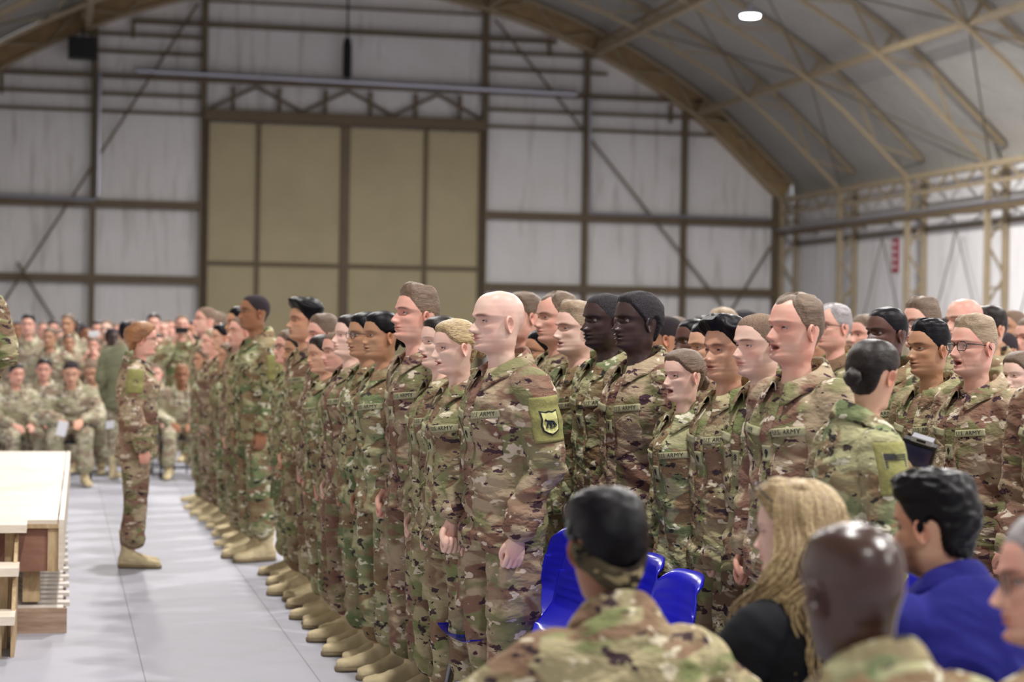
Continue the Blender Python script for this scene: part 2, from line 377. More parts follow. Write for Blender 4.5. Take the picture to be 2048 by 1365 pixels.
# gable posts, girts, braces
g = MB(); d = MB(); y = WY-.05
def roofz(x): return float(np.interp(x-CX, [a for a, b in ARCH], [b for a, b in ARCH]))
for x, w_ in ((-2.3,.16),(.86,.16),(3.93,.24),(12.17,.24),(15.28,.2),(18.37,.2),(RX-.1,.22)): g.bar((x, y, 0), (x, y, roofz(x)), .16, w_); 
for z in (3.04, 5.17):
    for a, b in ((LX, 3.85), (12.25, RX)): g.box((a, y-.10, z-.07), (b, y+.02, z+.07)); d.box((a, y-.10, z-.16), (b, y+.04, z-.075))
for z in (7.75, 8.25): 
    for a, b in ((LX+.8, 3.85), (12.25, RX-.9)): g.box((a, y-.05, z-.045), (b, y+.02, z+.045))
for z in (8.75,): g.box((LX+1.6, y-.10, z-.06), (RX-2.3, y+.02, z+.06))
for z in (9.45, 9.95):
    for a, b in ((.3, 3.85), (12.25, 15.9)): g.box((a, y-.05, z-.045), (b, y+.02, z+.045))
g.box((1.9, y-.10, 10.28), (14.3, y+.02, 10.40)); g.box((3.9, y-.06, 11.0), (12.2, y+.02, 11.06))
for x in (1.9, 14.1, 17.9, -1.7): g.box((x-.05, y-.04, roofz(x)-.6), (x+.05, y+.02, roofz(x)-.05))
# lattice girder over the door
for k in range(6):
    x0 = 4.1+k*1.33; z0, z1 = (7.95, 8.62) if k % 2 == 0 else (8.62, 7.95); g.bar((x0, y, z0), (x0+1.33, y, z1), .09, .08); g.bar((x0+.66, y, 7.95), (x0+.66, y, 8.62), .10, .08)
for a, b in (((3.7, 10.9), (-1.6, 2.2)), ((12.4, 10.9), (19.6, 2.6)), ((RX-.3, 4.4), (18.6, .4)), ((-1.2,3.4), (.6,.6))): g.tube([(a[0], y-.14, a[1]), (b[0], y-.14, b[1])], .035, 6)
struct(g.build('trim_15', M['steeld'])); struct(d.build('trim_16', M['steeld']))
# folding tan door
dr = empty('door_1', (0, 0, 0)); struct(dr)
for a, b in ((4.05,5.46),(5.56,7.93),(8.13,10.36),(10.46,12.05)):
    mb = MB()
    for z0, z1 in ((0, 3.46), (3.56, 7.55)): mb.box((a, y-.02, z0), (b, y+.06, z1))
    mb.build('door_panel', M['door'], dr)
mb = MB()
for x, w_ in ((5.51,.12),(8.03,.26),(10.41,.12)): mb.box((x-w_/2, y-.10, 0), (x+w_/2, y-.021, 7.6))
mb.box((4.0, y-.09, 3.45), (12.1, y-.021, 3.57)); mb.box((3.95, y-.25, 7.6), (12.15, y+.02, 7.92)); mb.box((3.95,y-.12,0),(4.1,y-.021,7.6)); mb.box((12.0,y-.12,0),(12.15,y-.021,7.6)); mb.build('door_frame', M['steeld'], dr)
# services on the gable
mb = MB(); mb.tube([(.98, y-.22, 8.8), (.98, y-.22, 5.3), (.9, y-.22, 5.22), (-3.9, y-.22, 5.30)], .065, 8); struct(mb.build('trim_17', M['galv']))
mb = MB(); mb.tube([(2.0, y-.2, 8.92), (14.9, y-.2, 8.80)], .075, 8); mb.tube([(15.32, y-.2, 8.7), (15.4, y-.2, 5.25), (21, y-.2, 5.25)], .05, 8); struct(mb.build('trim_18', M['galv']))
def top(nm, mb, mats, label, cat, smooth=False, group=None): o = mb.build(nm, mats, None, smooth); return tag(o, label, cat, group)
mb = MB(); mb.tube([(8.0, y-.3, 12.0), (8.0, y-.3, 10.1)], .03, 8); mb.tube([(8.0, y-.3, 10.1), (8.0, y-.3, 9.9), (8.0, y-.3, 9.0)], [.09,.13,.13], 12); top('pulley_hoist', mb, M['black'], 'dark cylindrical hoist hanging on a rod above the tan folding door', 'hoist')
mb = MB(); mb.tube([(.5, y-.7, 9.95), (.5, y-.7, 9.6)], .03, 6); mb.box((.1, y-1.0, 9.1), (.9, y-.5, 9.7)); top('heater_unit', mb, M['black'], 'dark box shaped heater hung under the left roof edge of far wall', 'heater')
# high bay lamp and its shade, one per lamp position
M['glow'] = NT('lit lamp diffuser'); M['glow'].b.inputs['Emission Color'].default_value = (.93, .97, 1, 1); M['glow'].b.inputs['Emission Strength'].default_value = 12; M['glow'] = M['glow'].m
M['reflector'] = mottled('pale lamp reflector', (196,200,214), .3, .3, var=.05)
for i, p in enumerate(LAMPS):
    r = empty('high_bay_lamp', p); s_ = MB(); s_.tube([(0,0,.02),(0,0,.05),(0,0,.10),(0,0,.13),(0,0,.26)], [.24,.245,.18,.07,.06], 24, cap='flat'); s_.build('lamp_shade', M['reflector'], r, True)
    s_ = MB(); s_.tube([(0,0,-.02),(0,0,.03)], [.20,.22], 24, cap='flat'); s_.build('diffuser', M['glow'], r, True); s_ = MB(); s_.tube([(0,0,.2),(0,0,1.6)], .015, 6); s_.build('rod', M['cable'], r)
    tag(r, 'round lit high bay lamp hanging on a rod below the right roof' if i == 0 else 'high bay lamp out of view above the crowd', 'lamp', 'high bay lamps along the roof' if i else None)
for i, (yy, l) in enumerate(((39.5, .7),(33.2,.7),(28.0,.7),(22.6,.6))):
    a = archpt(6, -.12); mb = MB(); mb.box((a.x-.07, yy, a.z-.12), (a.x+.07, yy+l, a.z-.02)); top('fluorescent_fixture', mb, M['reflector'], 'short white tube light under the bright purlin, %s' % ('farthest of the row', 'second from the far end', 'nearest but one', 'closest to upper right corner')[i], 'light', False, 'tube lights under the purlin')
# red warning strip
mb = MB(); mb.box((RX+.50, 50.1, 3.45), (RX+.54, 50.5, 4.35), 0)
for k in range(4): mb.box((RX+.49, 50.18, 3.56+.2*k), (RX+.50, 50.42, 3.66+.2*k), 1)
M['red'] = mottled('red sign paint', (150,50,62), .6, var=.1); M['signpale'] = mottled('pale sign print', (216,190,196), .6, var=.05)
top('warning_sign', mb, [M['red'], M['signpale']], 'narrow vertical red sign with pale marks on right fabric wall', 'sign')
# ---------------------------------------------------------------- heads (chin at z=0, facing +y, ears at y~0)
def interp_s(z, pts, sg=.004):
    p = sorted(pts); x = np.array([a for a, b in p]); y = np.array([b for a, b in p])
    if sg == 0: return np.interp(z, x, y)
    return sum(wt*np.interp(z+d*sg, x, y) for d, wt in ((-1.6,.1),(-.8,.22),(0,.36),(.8,.22),(1.6,.1)))
FRONT = [(.225,-.008),(.223,.022),(.217,.045),(.205,.066),(.19,.08),(.17,.0895),(.15,.094),(.135,.0965),(.128,.096),(.117,.090),(.10,.0885),(.08,.0895),(.068,.0905),
         (.056,.0925),(.047,.090),(.037,.089),(.028,.0865),(.017,.0915),(.008,.0895),(.002,.083),(-.004,.068),(-.010,.048),(-.018,.036),(-.03,.030),(-.06,.030),(-.10,.036)]
BACK = [(.225,-.008),(.223,-.036),(.216,-.058),(.202,-.078),(.18,-.097),(.155,-.104),(.13,-.105),(.105,-.101),(.08,-.086),(.055,-.074),(.03,-.070),(0,-.067),(-.04,-.071),(-.07,-.08),(-.10,-.092)]
WID = [(.225,.0),(.223,.028),(.217,.044),(.205,.058),(.19,.067),(.17,.074),(.15,.0772),(.13,.0775),(.115,.0755),(.10,.0735),(.08,.0715),(.06,.0695),(.04,.0665),(.026,.0625),(.014,.0575),(.004,.0525),(-.006,.0485),(-.02,.0475),(-.04,.050),(-.07,.057),(-.10,.066)]
KJ = [(.225,.0),(.15,.06),(.12,.10),(.09,.16),(.06,.24),(.03,.34),(.01,.36),(-.01,.25),(-.03,.0),(-.1,.0)]
def head_grid(q=1.0, p=None):
    """p: dict of face parameters. returns V (rows*cols + tip), F, aux dict"""
    p = p or {}; g = lambda k, d=0.: p.get(k, d)
    nc = int(112*q)//2*2
    zt = .2255-.03*(1-np.cos(np.linspace(.12, math.pi/2, max(6, int(14*q)))))
    zm = np.linspace(zt[-1], .138, max(4, int(14*q)))[1:]; zf = np.linspace(.138, -.004, max(20, int(66*q)))[1:]
    zn = np.linspace(-.004, -.10, max(7, int(20*q)))[1:]
    Z = np.concatenate([zt, zm, zf, zn]); nr = len(Z)
    s = np.linspace(-1, 1, nc, endpoint=False); T = math.pi*(.48*s+.52*s**3)
    yf = interp_s(Z, FRONT); yb = interp_s(Z, BACK); wd = interp_s(Z, WID, .002); kj = interp_s(Z, KJ, .004)
    kj = kj+g('jawk')*np.exp(-((Z-.03)/.03)**2)
    wd = wd*(1+g('jaww')*np.exp(-((Z-.03)/.035)**2)+g('cheekw')*np.exp(-((Z-.09)/.03)**2))
    yf = yf+g('chin')*np.exp(-((Z-.014)/.014)**2)+g('brow')*np.exp(-((Z-.132)/.010)**2)+g('forehead')*np.exp(-((Z-.175)/.03)**2)
    yf = yf+g('dbl')*np.exp(-((Z+.014)/.015)**2)
    nk = g('neck', 1.); nm = sst(-Z, -.005, .03)
    yc = yb+(yf-yb)*.47
    wd = wd*(1+(nk-1)*nm); 
    c, sn = np.cos(T), np.sin(T)
    X = wd[:,None]*sn[None,:]*(1-kj[:,None]*np.maximum(c, 0)[None,:]**1.2)
    cp = np.where(c > 0, np.abs(c)**.92, -np.abs(c)**.95)
    Y = yc[:,None]+np.where(cp[None,:] > 0, (yf-yc)[:,None], (yc-yb)[:,None])*cp[None,:]
    zz = np.repeat(Z[:,None], nc, 1); ft = sst(c, .1, .6)[None,:]; ax = np.abs(X)
    G = lambda a, b: np.exp(-.5*((ax-a)/b)**2); H = lambda a, b: np.exp(-.5*((zz-a)/b)**2)
    D = np.zeros_like(X)
    # nose
    nl = g('nose', .025); nz0, nt, nb = .120, .0775, .0665
    ridge = np.where(zz > nt, np.clip((nz0-zz)/(nz0-nt), 0, 1)**(1.05-g('bump')*.25), np.clip((zz-(nb-.004))/(nt-nb+.004), 0, 1)**.55)
    ridge = ridge*(zz < nz0)*(zz > nb-.004); _zc = np.linspace(.05, .13, 200); _r = np.interp(_zc, Z[::-1], ridge[::-1,0]); _k = np.exp(-.5*(np.arange(-20, 21)*.0004/.0022)**2); _r = np.convolve(_r, _k/_k.sum(), 'same'); ridge = np.interp(zz, _zc, _r); nw = g('nosew', 1.); sg = (.0056+.0050*np.clip((nz0-zz)/(nz0-nt), 0, 1.1))*nw
    D += nl*ridge*np.exp(-.5*(ax/sg)**2)
    D += .0105*nw*G(.0125*nw, .0048)*H(.0725, .0055)
    D -= .004*G(.0225, .004)*H(.068, .008)
    D -= .006*G(.007*nw, .003)*H(.0655, .0022)
    # eyes, brow, cheeks
    D -= .0140*G(.030, .0150)*H(.114, .0095); D += .0060*G(.028, .017)*H(.131, .0050); D -= .004*G(.012, .006)*H(.117, .008)
    D += .0055*G(.046, .015)*H(.090, .012); D -= .0055*G(.043, .012)*H(.060, .014)
    # mouth
    lf = g('lips', 1.); mo = g('mouth', 0.)
    lipx = np.exp(-(ax/.021)**4)
    D += .0068*lf*lipx*H(.0525, .0042); D += .0066*lf*lipx*H(.0405-mo*.012, .0050); D -= (.0055+mo*.018)*np.exp(-(ax/(.024-mo*.006))**4)*H(.0468-mo*.005, .0017+mo*.0055)
    D -= .003*G(0, .016)*H(.030-mo*.012, .0045); D += .0035*G(0, .011)*H(.015-mo*.006, .008); D -= .0013*G(0, .003)*H(.060, .005)
    Y = Y+D*ft
    # eyeballs and lids
    ex, ez, er = .0315, .1125, .0122
    ey = float(np.interp(ez, Z[::-1], yf[::-1]))-.0248; cl = g('lidclose', 0.)
    d2 = er**2-(ax-ex)**2-(zz-ez)**2; sph = ey+np.sqrt(np.maximum(d2, 0)); dx = (ax-ex)/.0130
    up = .0037*(1-cl)*(1-dx**2); lo = -.0026*(1-.7*cl)*(1-dx**2); rel = zz-ez-.0012*dx
    inside = (np.abs(dx) < 1)*(rel < up)*(rel > lo)*(Y > 0); ring = (d2 > 0)*(Y > 0)*(~inside.astype(bool))
    Y = np.where(ring > 0, np.maximum(Y, sph+.0011), Y); Y = np.where(inside > 0, sph-.004, Y)
    # colours
    P = np.ones(X.shape+(3,))
    def paint(m, col): 
        nonlocal P; P = P*(1-m[...,None]*(1-np.array(col)))
    fr = ft*(Y > .03)
    paint(fr*np.clip(lipx*1.3-.25, 0, 1)*sst(zz, .0345-mo*.012, .038-mo*.010)*(1-sst(zz, .0545, .0575))*g('lipred', .8), (.74,.43,.43))
    if mo > 0: paint(fr*np.exp(-(ax/.017)**4)*H(.0468-mo*.005, .0022+mo*.004), (.25,.1,.1))
    paint(fr*np.exp(-(ax/.021)**4)*H(.0468-mo*.005, .0013)*.6, (.4,.25,.25))
    bx = (ax-.034)/.021; bz = .1315+.0030*(1-bx**2)+g('browz', 0)
    paint(fr*np.exp(-np.abs(bx)**4)*np.exp(-.5*((zz-bz)/(.0038*g('browt', 1.)))**2)*min(1, g('browd', .95)*1.05), (.15,.10,.08))
    paint((ring > 0)*np.exp(-.5*((rel-np.where(np.abs(dx) < 1, up, 0))/.0011)**2)*(np.abs(dx) < 1.05)*.85, (.12,.09,.09))  # lash line, with the upper lid's shadow painted into the skin colour
    paint(fr*G(.031, .015)*H(.116, .009)*.45, (.66,.52,.48)); paint(fr*G(.030,.012)*H(.104,.004)*.25, (.7,.55,.55))  # eye socket shade painted into the skin colour, plus darker skin below the eyes
    paint(fr*G(.007*nw, .0025)*H(.0645, .0022)*.7, (.3,.15,.15))
    if g('red'): paint(fr*(G(.045, .014)*H(.083, .014)+.8*G(0, .010)*H(.078, .008))*g('red'), (.95,.66,.64))
    if g('stubble'): 
        m = sst(Y, -.01, .03)*(1-sst(zz, .058, .072))*sst(zz, -.03, -.005)*(1-.6*np.exp(-(ax/.016)**4)*H(.046, .006)); m = m*(1-.7*G(.035,.018)*H(.068,.012)); paint(m*g('stubble'), (.42,.38,.38))
    if g('mustache'): paint(fr*np.exp(-(ax/.024)**4)*H(.0605, .0042)*g('mustache'), (.55,.38,.30))
    V = np.stack([X, Y, zz], 2).reshape(-1, 3); P = P.reshape(-1, 3)
    F = [(i*nc+j, (i+1)*nc+j, (i+1)*nc+(j+1) % nc, i*nc+(j+1) % nc) for i in range(nr-1) for j in range(nc)]
    tip = len(V); V = np.vstack([V, [[0, -.008, .2262]]]); P = np.vstack([P, [[1, 1, 1]]])
    F += [(tip, j, (j+1) % nc) for j in range(nc)]
    return V, F, P, dict(nc=nc, nr=nr, Z=Z, T=T, tip=tip, eye=(ex, ey, ez, er))
def ear_vf(side, q=1.0, sc=1.0):
    na, rr = max(10, int(22*q)), [0, .25, .45, .62, .78, .9, 1.0, 1.02, .8, .45]
    V = []; 
    for r in rr:
        for k in range(na):
            a = 2*math.pi*k/na; ca, sa = math.cos(a), math.sin(a)
            wd = .0175*(1-.32*max(0, -sa)**1.5+.10*max(0, sa)); x = wd*r*ca; z = .0315*r*sa
            idx = rr.index(r) if r != .45 else (2 if len(V) < 4*na else 9)
            h = {0:-.004, 1:-.004, 2:-.001, 3:.004, 4:.0050, 5:.0085, 6:.0060, 7:.001, 8:-.006, 9:-.012}[idx]
            if sa < -.3: h = h*(1+sa*.6)+.003*r
            if ca > .2: h += .003*ca*r*(r <= .9)
            V.append((h, -x, z))
    V = np.array(V); F = []
    for i in range(len(rr)-1):
        for k in range(na): F.append((i*na+k, i*na+(k+1) % na, (i+1)*na+(k+1) % na, (i+1)*na+k))
    a = math.radians(24); R1 = np.array([[math.cos(a), math.sin(a), 0], [-math.sin(a), math.cos(a), 0], [0, 0, 1]])  # flare outwards at the rear
    b = math.radians(12); R2 = np.array([[1, 0, 0], [0, math.cos(b), math.sin(b)], [0, -math.sin(b), math.cos(b)]])
    V = (V*sc) @ R2.T @ R1.T+np.array([.0765, -.010, .098]); V[:,0] *= side
    if side < 0: F = [f[::-1] for f in F]
    return V, F
def headrot(V, tilt=0, turn=0, roll=0):
    """bend the head on the neck: tilt up(+), turn left(+), roll"""
    if not (tilt or turn or roll): return V
    w_ = sst(V[:,2], -.085, .005)[:,None]; R = (Matrix.Rotation(math.radians(turn), 3, 'Z') @ Matrix.Rotation(math.radians(tilt), 3, 'X') @ Matrix.Rotation(math.radians(roll), 3, 'Y'))
    R = np.array(R); c = np.array([0, -.02, -.02]); W = (V-c) @ R.T+c; return V*(1-w_)+W*w_
HL = [(0,.188),(25,.189),(42,.182),(56,.163),(66,.145),(76,.128),(83,.098),(88,.092),(94,.112),(102,.130),(112,.124),(122,.09),(135,.055),(150,.038),(180,.034)]
def hairline(V, aux, style):
    T, Z, nc, nr = aux['T'], aux['Z'], aux['nc'], aux['nr']; deg = np.abs(np.degrees(T)); zl = np.interp(deg, [a for a, b in HL], [b for a, b in HL])+np.where(deg < 70, style.get('line', 0), 0)
    zl = zl+(.035*np.exp(-((deg-87)/7)**2) if style.get('noburn') else 0); zl = zl+style.get('recede', 0)*np.exp(-((deg-38)/16)**2); zz = np.append(np.repeat(Z[:,None], nc, 1).ravel(), .226)
    return zz-np.append(np.tile(zl, nr), .18)
SCALP = {'black': (.24,.23,.26), 'dark': (.32,.29,.29), 'brown': (.38,.31,.27), 'light': (.58,.51,.43), 'blonde': (.7,.6,.5), 'grey': (.66,.68,.74), 'red': (.5,.35,.28), 'buzzdark': (.32,.30,.32), 'buzzbrown': (.56,.49,.44), 'curly': (.34,.34,.40)}
def scalp_paint(C, V, aux, style, hcol, seed=0):
    ab = hairline(V, aux, style or {}); n = vn(V*220, seed); m = sst(ab+(vn(V*120, seed+1)-.5)*.012, -.006, .030)
    col = np.array(SCALP[hcol] if style else (.74,.71,.75)); m = m*(.80+.4*(n-.5))*(1 if style else .8)*(.80+.20*sst(V[:,2], .10, .19) if style and style.get('cut') else 1); k = len(V)
    C = C.copy(); C[:k] = C[:k]*(1-np.clip(m, 0, 1)[:,None]*(1-col)); return C
def hair_vf(V, aux, style, seed=0):
    """shell grown from the head surface. style: dict(top, side, back, line, nape, lift, part, fade)"""
    nc, nr, T, Z = aux['nc'], aux['nr'], aux['T'], aux['Z']; tip = aux['tip']
    deg = np.abs(np.degrees(T)); lx = np.array([a for a, b in HL]); lz = np.array([b for a, b in HL])
    zl = np.interp(deg, lx, lz)+np.where(deg < 70, style.get('line', 0), 0)+np.where(deg > 125, style.get('nape', 0), 0)
    if style.get('earcover'): zl = np.where((deg > 75), np.minimum(zl, style['earcover']), zl)
    if style.get('noburn'): zl = zl+.035*np.exp(-((deg-87)/7)**2)
    if style.get('recede'): zl = zl+style['recede']*np.exp(-((deg-38)/16)**2)
    zz = np.append(np.repeat(Z[:,None], nc, 1).ravel(), .226); zlv = np.append(np.tile(zl, nr), .18)
    dg = np.append(np.tile(deg, nr), 0); C = np.array([0, -.008, .12]); N = V-C; N[:,2] *= .9; N /= np.linalg.norm(N, axis=1)[:, None]
    above = zz-zlv+(vn(V*60, seed+7)-.5)*.0025; m = sst(above, -.002, .012)
    up = sst(N[:,2], style.get('t0', .35), style.get('t1', .75)); th = style['side']+(style['top']-style['side'])*up
    th = th+style.get('back', 0)*sst(-N[:,1], .2, .9)*(1-up)
    th = th+style.get('front', 0)*up*sst(N[:,1], .1, .6)
    fd = style.get('fade', 0)
    if fd: th = th*(.25+.75*sst(above, .01, fd))
    W = V+N*0
    if style.get('cut'): cm_ = sst(N[:,2]+(vn(V*50, seed+5)-.5)*.03, style['cut']-.30, style['cut']+.16); above = np.minimum(above, (cm_-.05)*.03); m = m*cm_
    n1 = vn(W*[90, 30, 90], seed)-.5; n2 = vn(W*[38, 16, 38], seed+3)-.5; rg = style.get('rough', .35)
    th = th*(1+rg*(n1+n2))
    off = th*m-.009*(1-sst(above, -.022, .002))+.0006
    W = W+N*off[:,None]
    if style.get('sweep'): W[:,1] += style['sweep']*up*m
    keep = above > -.03; F = []
    for i in range(nr-1):
        for j in range(nc):
            f = (i*nc+j, (i+1)*nc+j, (i+1)*nc+(j+1) % nc, i*nc+(j+1) % nc)
            if keep[list(f)].all():
                a_ = above[list(f)]
                if np.abs(a_).min() > .03: F.append(f)
                elif abs(a_[0]-a_[2]) < abs(a_[1]-a_[3]): F += [(f[0], f[1], f[2]), (f[0], f[2], f[3])]
                else: F += [(f[0], f[1], f[3]), (f[1], f[2], f[3])]
    F += [(tip, j, (j+1) % nc) for j in range(nc)]
    us = sorted({i for f in F for i in f}); mp = {a: b for b, a in enumerate(us)}
    return W[us], [tuple(mp[i] for i in f) for f in F]
def blob(c, r, n=16, sq=(1,1,1), nz=.12, sc=40, seed=1):
    V = []; F = []
    for i in range(n+1):
        for j in range(2*n):
            a = math.pi*i/n; b = math.pi*j/n; V.append((math.sin(a)*math.cos(b), math.sin(a)*math.sin(b), math.cos(a)))
    V = np.array(V); q = V*np.array(sq)*r; q = q*(1+nz*(vn(V*sc*r+5, seed)-.5)[:,None]*2)+np.array(c)
    for i in range(n):
        for j in range(2*n): F.append((i*2*n+j, (i+1)*2*n+j, (i+1)*2*n+(j+1) % (2*n), i*2*n+(j+1) % (2*n)))
    return q, F
def coil(c, R, r, turns=2.2, n=60, axis=(0, 1, 0)):
    a = Vector(axis).normalized(); u = a.orthogonal().normalized(); v = a.cross(u); P = []
    for i in range(n):
        t = i/(n-1); an = t*turns*2*math.pi; rr = R*(1-.75*t); P.append(Vector(c)+u*rr*math.cos(an)+v*rr*math.sin(an)+a*(.014*t))
    rads = [r*(.5+.5*min(1, 6*(i/n), 6*(1-i/n))) for i in range(n)]
    return tube_vf([tuple(p) for p in P], rads, 9)
# ---------------------------------------------------------------- hands (wrist at origin, fingers to -z, palm to +x, thumb to +y)
_HC = {}
def hand(kind='fist', vox=.0024):
    if (kind, vox) in _HC: return _HC[kind, vox]
    pr = [tube_vf([(0,-.002,.045),(0,-.001,.02),(0,0,0),(0,.002,-.03),(.001,.001,-.065),(.003,0,-.084)], [(.022,.030),(.021,.027),(.019,.026),(.017,.036),(.0155,.041),(.012,.038)], 16)]
    yy = [.030, .0105, -.0095, -.0275]; L = [1., 1.08, 1.0, .82]; R = [.0098, .0100, .0093, .0083]
    for y, l, r in zip(yy, L, R):
        if kind == 'fist': q = [(0,y*.9,-.066),(.001,y,-.084),(.014,y,-.084-.026*l),(.030,y,-.084-.028*l),(.040,y*.97,-.078-.004*l),(.032,y*.95,-.066),(.020,y*.95,-.066)]
        elif kind == 'relaxed': q = [(0,y*.9,-.066),(.001,y,-.088),(.006,y*1.02,-.088-.030*l),(.018,y,-.088-.054*l),(.032,y*.97,-.088-.068*l),(.040,y*.95,-.088-.076*l)]
        else: q = [(0,y*.9,-.066),(.001,y,-.088),(.003,y*1.1,-.088-.04*l),(.008,y*1.15,-.088-.065*l),(.014,y*1.15,-.088-.085*l)]
        pr.append(tube_vf(q, [r*1.05, r*1.08, r, r*1.02, r*.92, r*.84, r*.72][:len(q)], 10, k=3))
    th = {'fist': [(.002,.020,-.02),(.010,.038,-.045),(.024,.043,-.068),(.036,.034,-.088),(.040,.020,-.096)], 'relaxed': [(.002,.020,-.02),(.010,.040,-.045),(.018,.050,-.072),(.024,.050,-.098)],
          'open': [(.002,.020,-.02),(.008,.044,-.04),(.012,.062,-.062),(.014,.072,-.084)]}[kind]
    pr.append(tube_vf(th, [.014,.0135,.011,.0105,.008][:len(th)], 10, k=3))
    V, F = remesh(pr, vox, 3, .4); _HC[kind, vox] = (V, F); return V, F
def place_hand(kind, side, wrist, direc, palm, vox=.0024, sc=1.0):
    """side -1 = left. direc: where the fingers point, palm: where the palm faces"""
    V, F = hand(kind, vox); V = V.copy()*sc; z = -Vector(direc).normalized(); x = Vector(palm); x = (x-z*x.dot(z)).normalized(); y = z.cross(x)
    if side > 0: V[:,1] *= -1; F = [f[::-1] for f in F]
    R = np.array(Matrix((x, y, z)).transposed()); return V @ R.T+np.array(wrist), F
# ---------------------------------------------------------------- poses.  left = -x
def pose(name):
    P = dict(th='fist', hdir=[(0,.12,-1),(0,.12,-1)], palm=[(1,0,0),(-1,0,0)], sit=0, lean=0)
    P['sh'] = [(-.185,-.012,1.385),(.185,-.012,1.385)]
    P['el'] = [(-.243,-.035,1.12),(.243,-.035,1.12)]; P['wr'] = [(-.238,.045,.875),(.238,.045,.875)]
    P['hip'] = [(-.092,0,.90),(.092,0,.90)]; P['kn'] = [(-.10,.012,.49),(.10,.012,.49)]; P['an'] = [(-.10,-.02,.10),(.10,-.02,.10)]; P['toe'] = [(-.18,1),(.18,1)]
    if name == 'walk':
        P['wr'] = [(-.235,.06,.87),(.24,.10,.88)]; P['el'] = [(-.25,-.04,1.13),(.25,-.02,1.13)]
        P['an'] = [(-.09,.035,.10),(.09,-.04,.10)]; P['toe'] = [(-.08,1),(.08,1)]
    if name == 'closed':
        P['an'] = [(-.055,-.02,.10),(.055,-.02,.10)]; P['kn'] = [(-.075,.012,.49),(.075,.012,.49)]; P['toe'] = [(-.25,1),(.25,1)]
    if name.startswith('sit'):
        P['sit'] = -.435; P['lean'] = 6; P['hip'] = [(-.10,.02,.50),(.10,.02,.50)]; P['kn'] = [(-.14,.46,.51),(.14,.46,.51)]; P['an'] = [(-.15,.44,.10),(.15,.44,.10)]; P['toe'] = [(-.2,1),(.2,1)]
        P['el'] = [(-.27,.10,.74),(.27,.10,.74)]; P['wr'] = [(-.10,.34,.63),(.10,.34,.63)]; P['hdir'] = [(.2,1,-.3),(-.2,1,-.3)]; P['palm'] = [(.5,0,-1),(-.5,0,-1)]; P['th'] = 'relaxed'
    if name == 'sitwide': P['lean'] = 10; P['el'] = [(-.40,.10,.78),(.36,.10,.78)]; P['wr'] = [(-.40,.36,.72),(.16,.36,.62)]
    if name == 'sitlean':
        P['lean'] = 22; P['el'] = [(-.27,.26,.70),(.27,.26,.70)]; P['wr'] = [(-.10,.47,.66),(.10,.47,.66)]
    if name == 'shoot':   # hands raised holding a camera or phone in front of the chest
        P['el'] = [(-.25,.03,1.11),(.25,.0,1.11)]; P['wr'] = [(-.08,.20,1.20),(.09,.20,1.20)]; P['hdir'] = [(.45,.5,.6),(-.45,.5,.6)]; P['palm'] = [(1,.3,-.3),(-1,.3,-.3)]; P['th'] = 'relaxed'
    if name == 'phone':
        P['el'] = [(-.25,.18,1.22),(.25,.18,1.22)]; P['wr'] = [(-.12,.30,1.42),(.12,.30,1.42)]; P['hdir'] = [(.3,.2,.9),(-.3,.2,.9)]; P['palm'] = [(1,0,0),(-1,0,0)]; P['th'] = 'relaxed'
    if name == 'bent':    # forearm lifted across the front
        P['wr'] = [(-.19,.20,.98),(.19,.20,.98)]; P['el'] = [(-.26,-.03,1.13),(.26,-.03,1.13)]; P['hdir'] = [(.4,1,-.5),(-.4,1,-.5)]
    return P
def torso_T(P):
    """maps standing torso coordinates to the pose"""
    pv = Vector((0, 0, .93)); return Matrix.Translation(Vector((0, 0, P['sit']))) @ Matrix.Translation(pv) @ Matrix.Rotation(math.radians(-P['lean']), 4, 'X') @ Matrix.Translation(-pv)
def xf(V, Mx):
    A = np.array(Mx); return V @ A[:3,:3].T+A[:3,3]
def ring(z, wx, yf, yb, n=36, pw=.85, x0=0):
    a = np.linspace(0, 2*math.pi, n, endpoint=False); c, s = np.cos(a), np.sin(a)
    x = wx*np.sign(s)*np.abs(s)**pw; y = np.where(c > 0, yf*np.abs(c)**pw, -yb*np.abs(c)**pw)
    return np.stack([x+x0, y, np.full(n, z)], 1)
TORSO = [(.79,.198,.140,.138),(.84,.190,.136,.134),(.92,.178,.124,.118),(1.0,.172,.122,.112),(1.08,.176,.126,.116),(1.18,.186,.134,.124),(1.26,.196,.142,.130),(1.33,.198,.136,.130),(1.375,.188,.120,.124),(1.41,.162,.100,.114),(1.442,.124,.080,.100),(1.468,.082,.062,.086)]
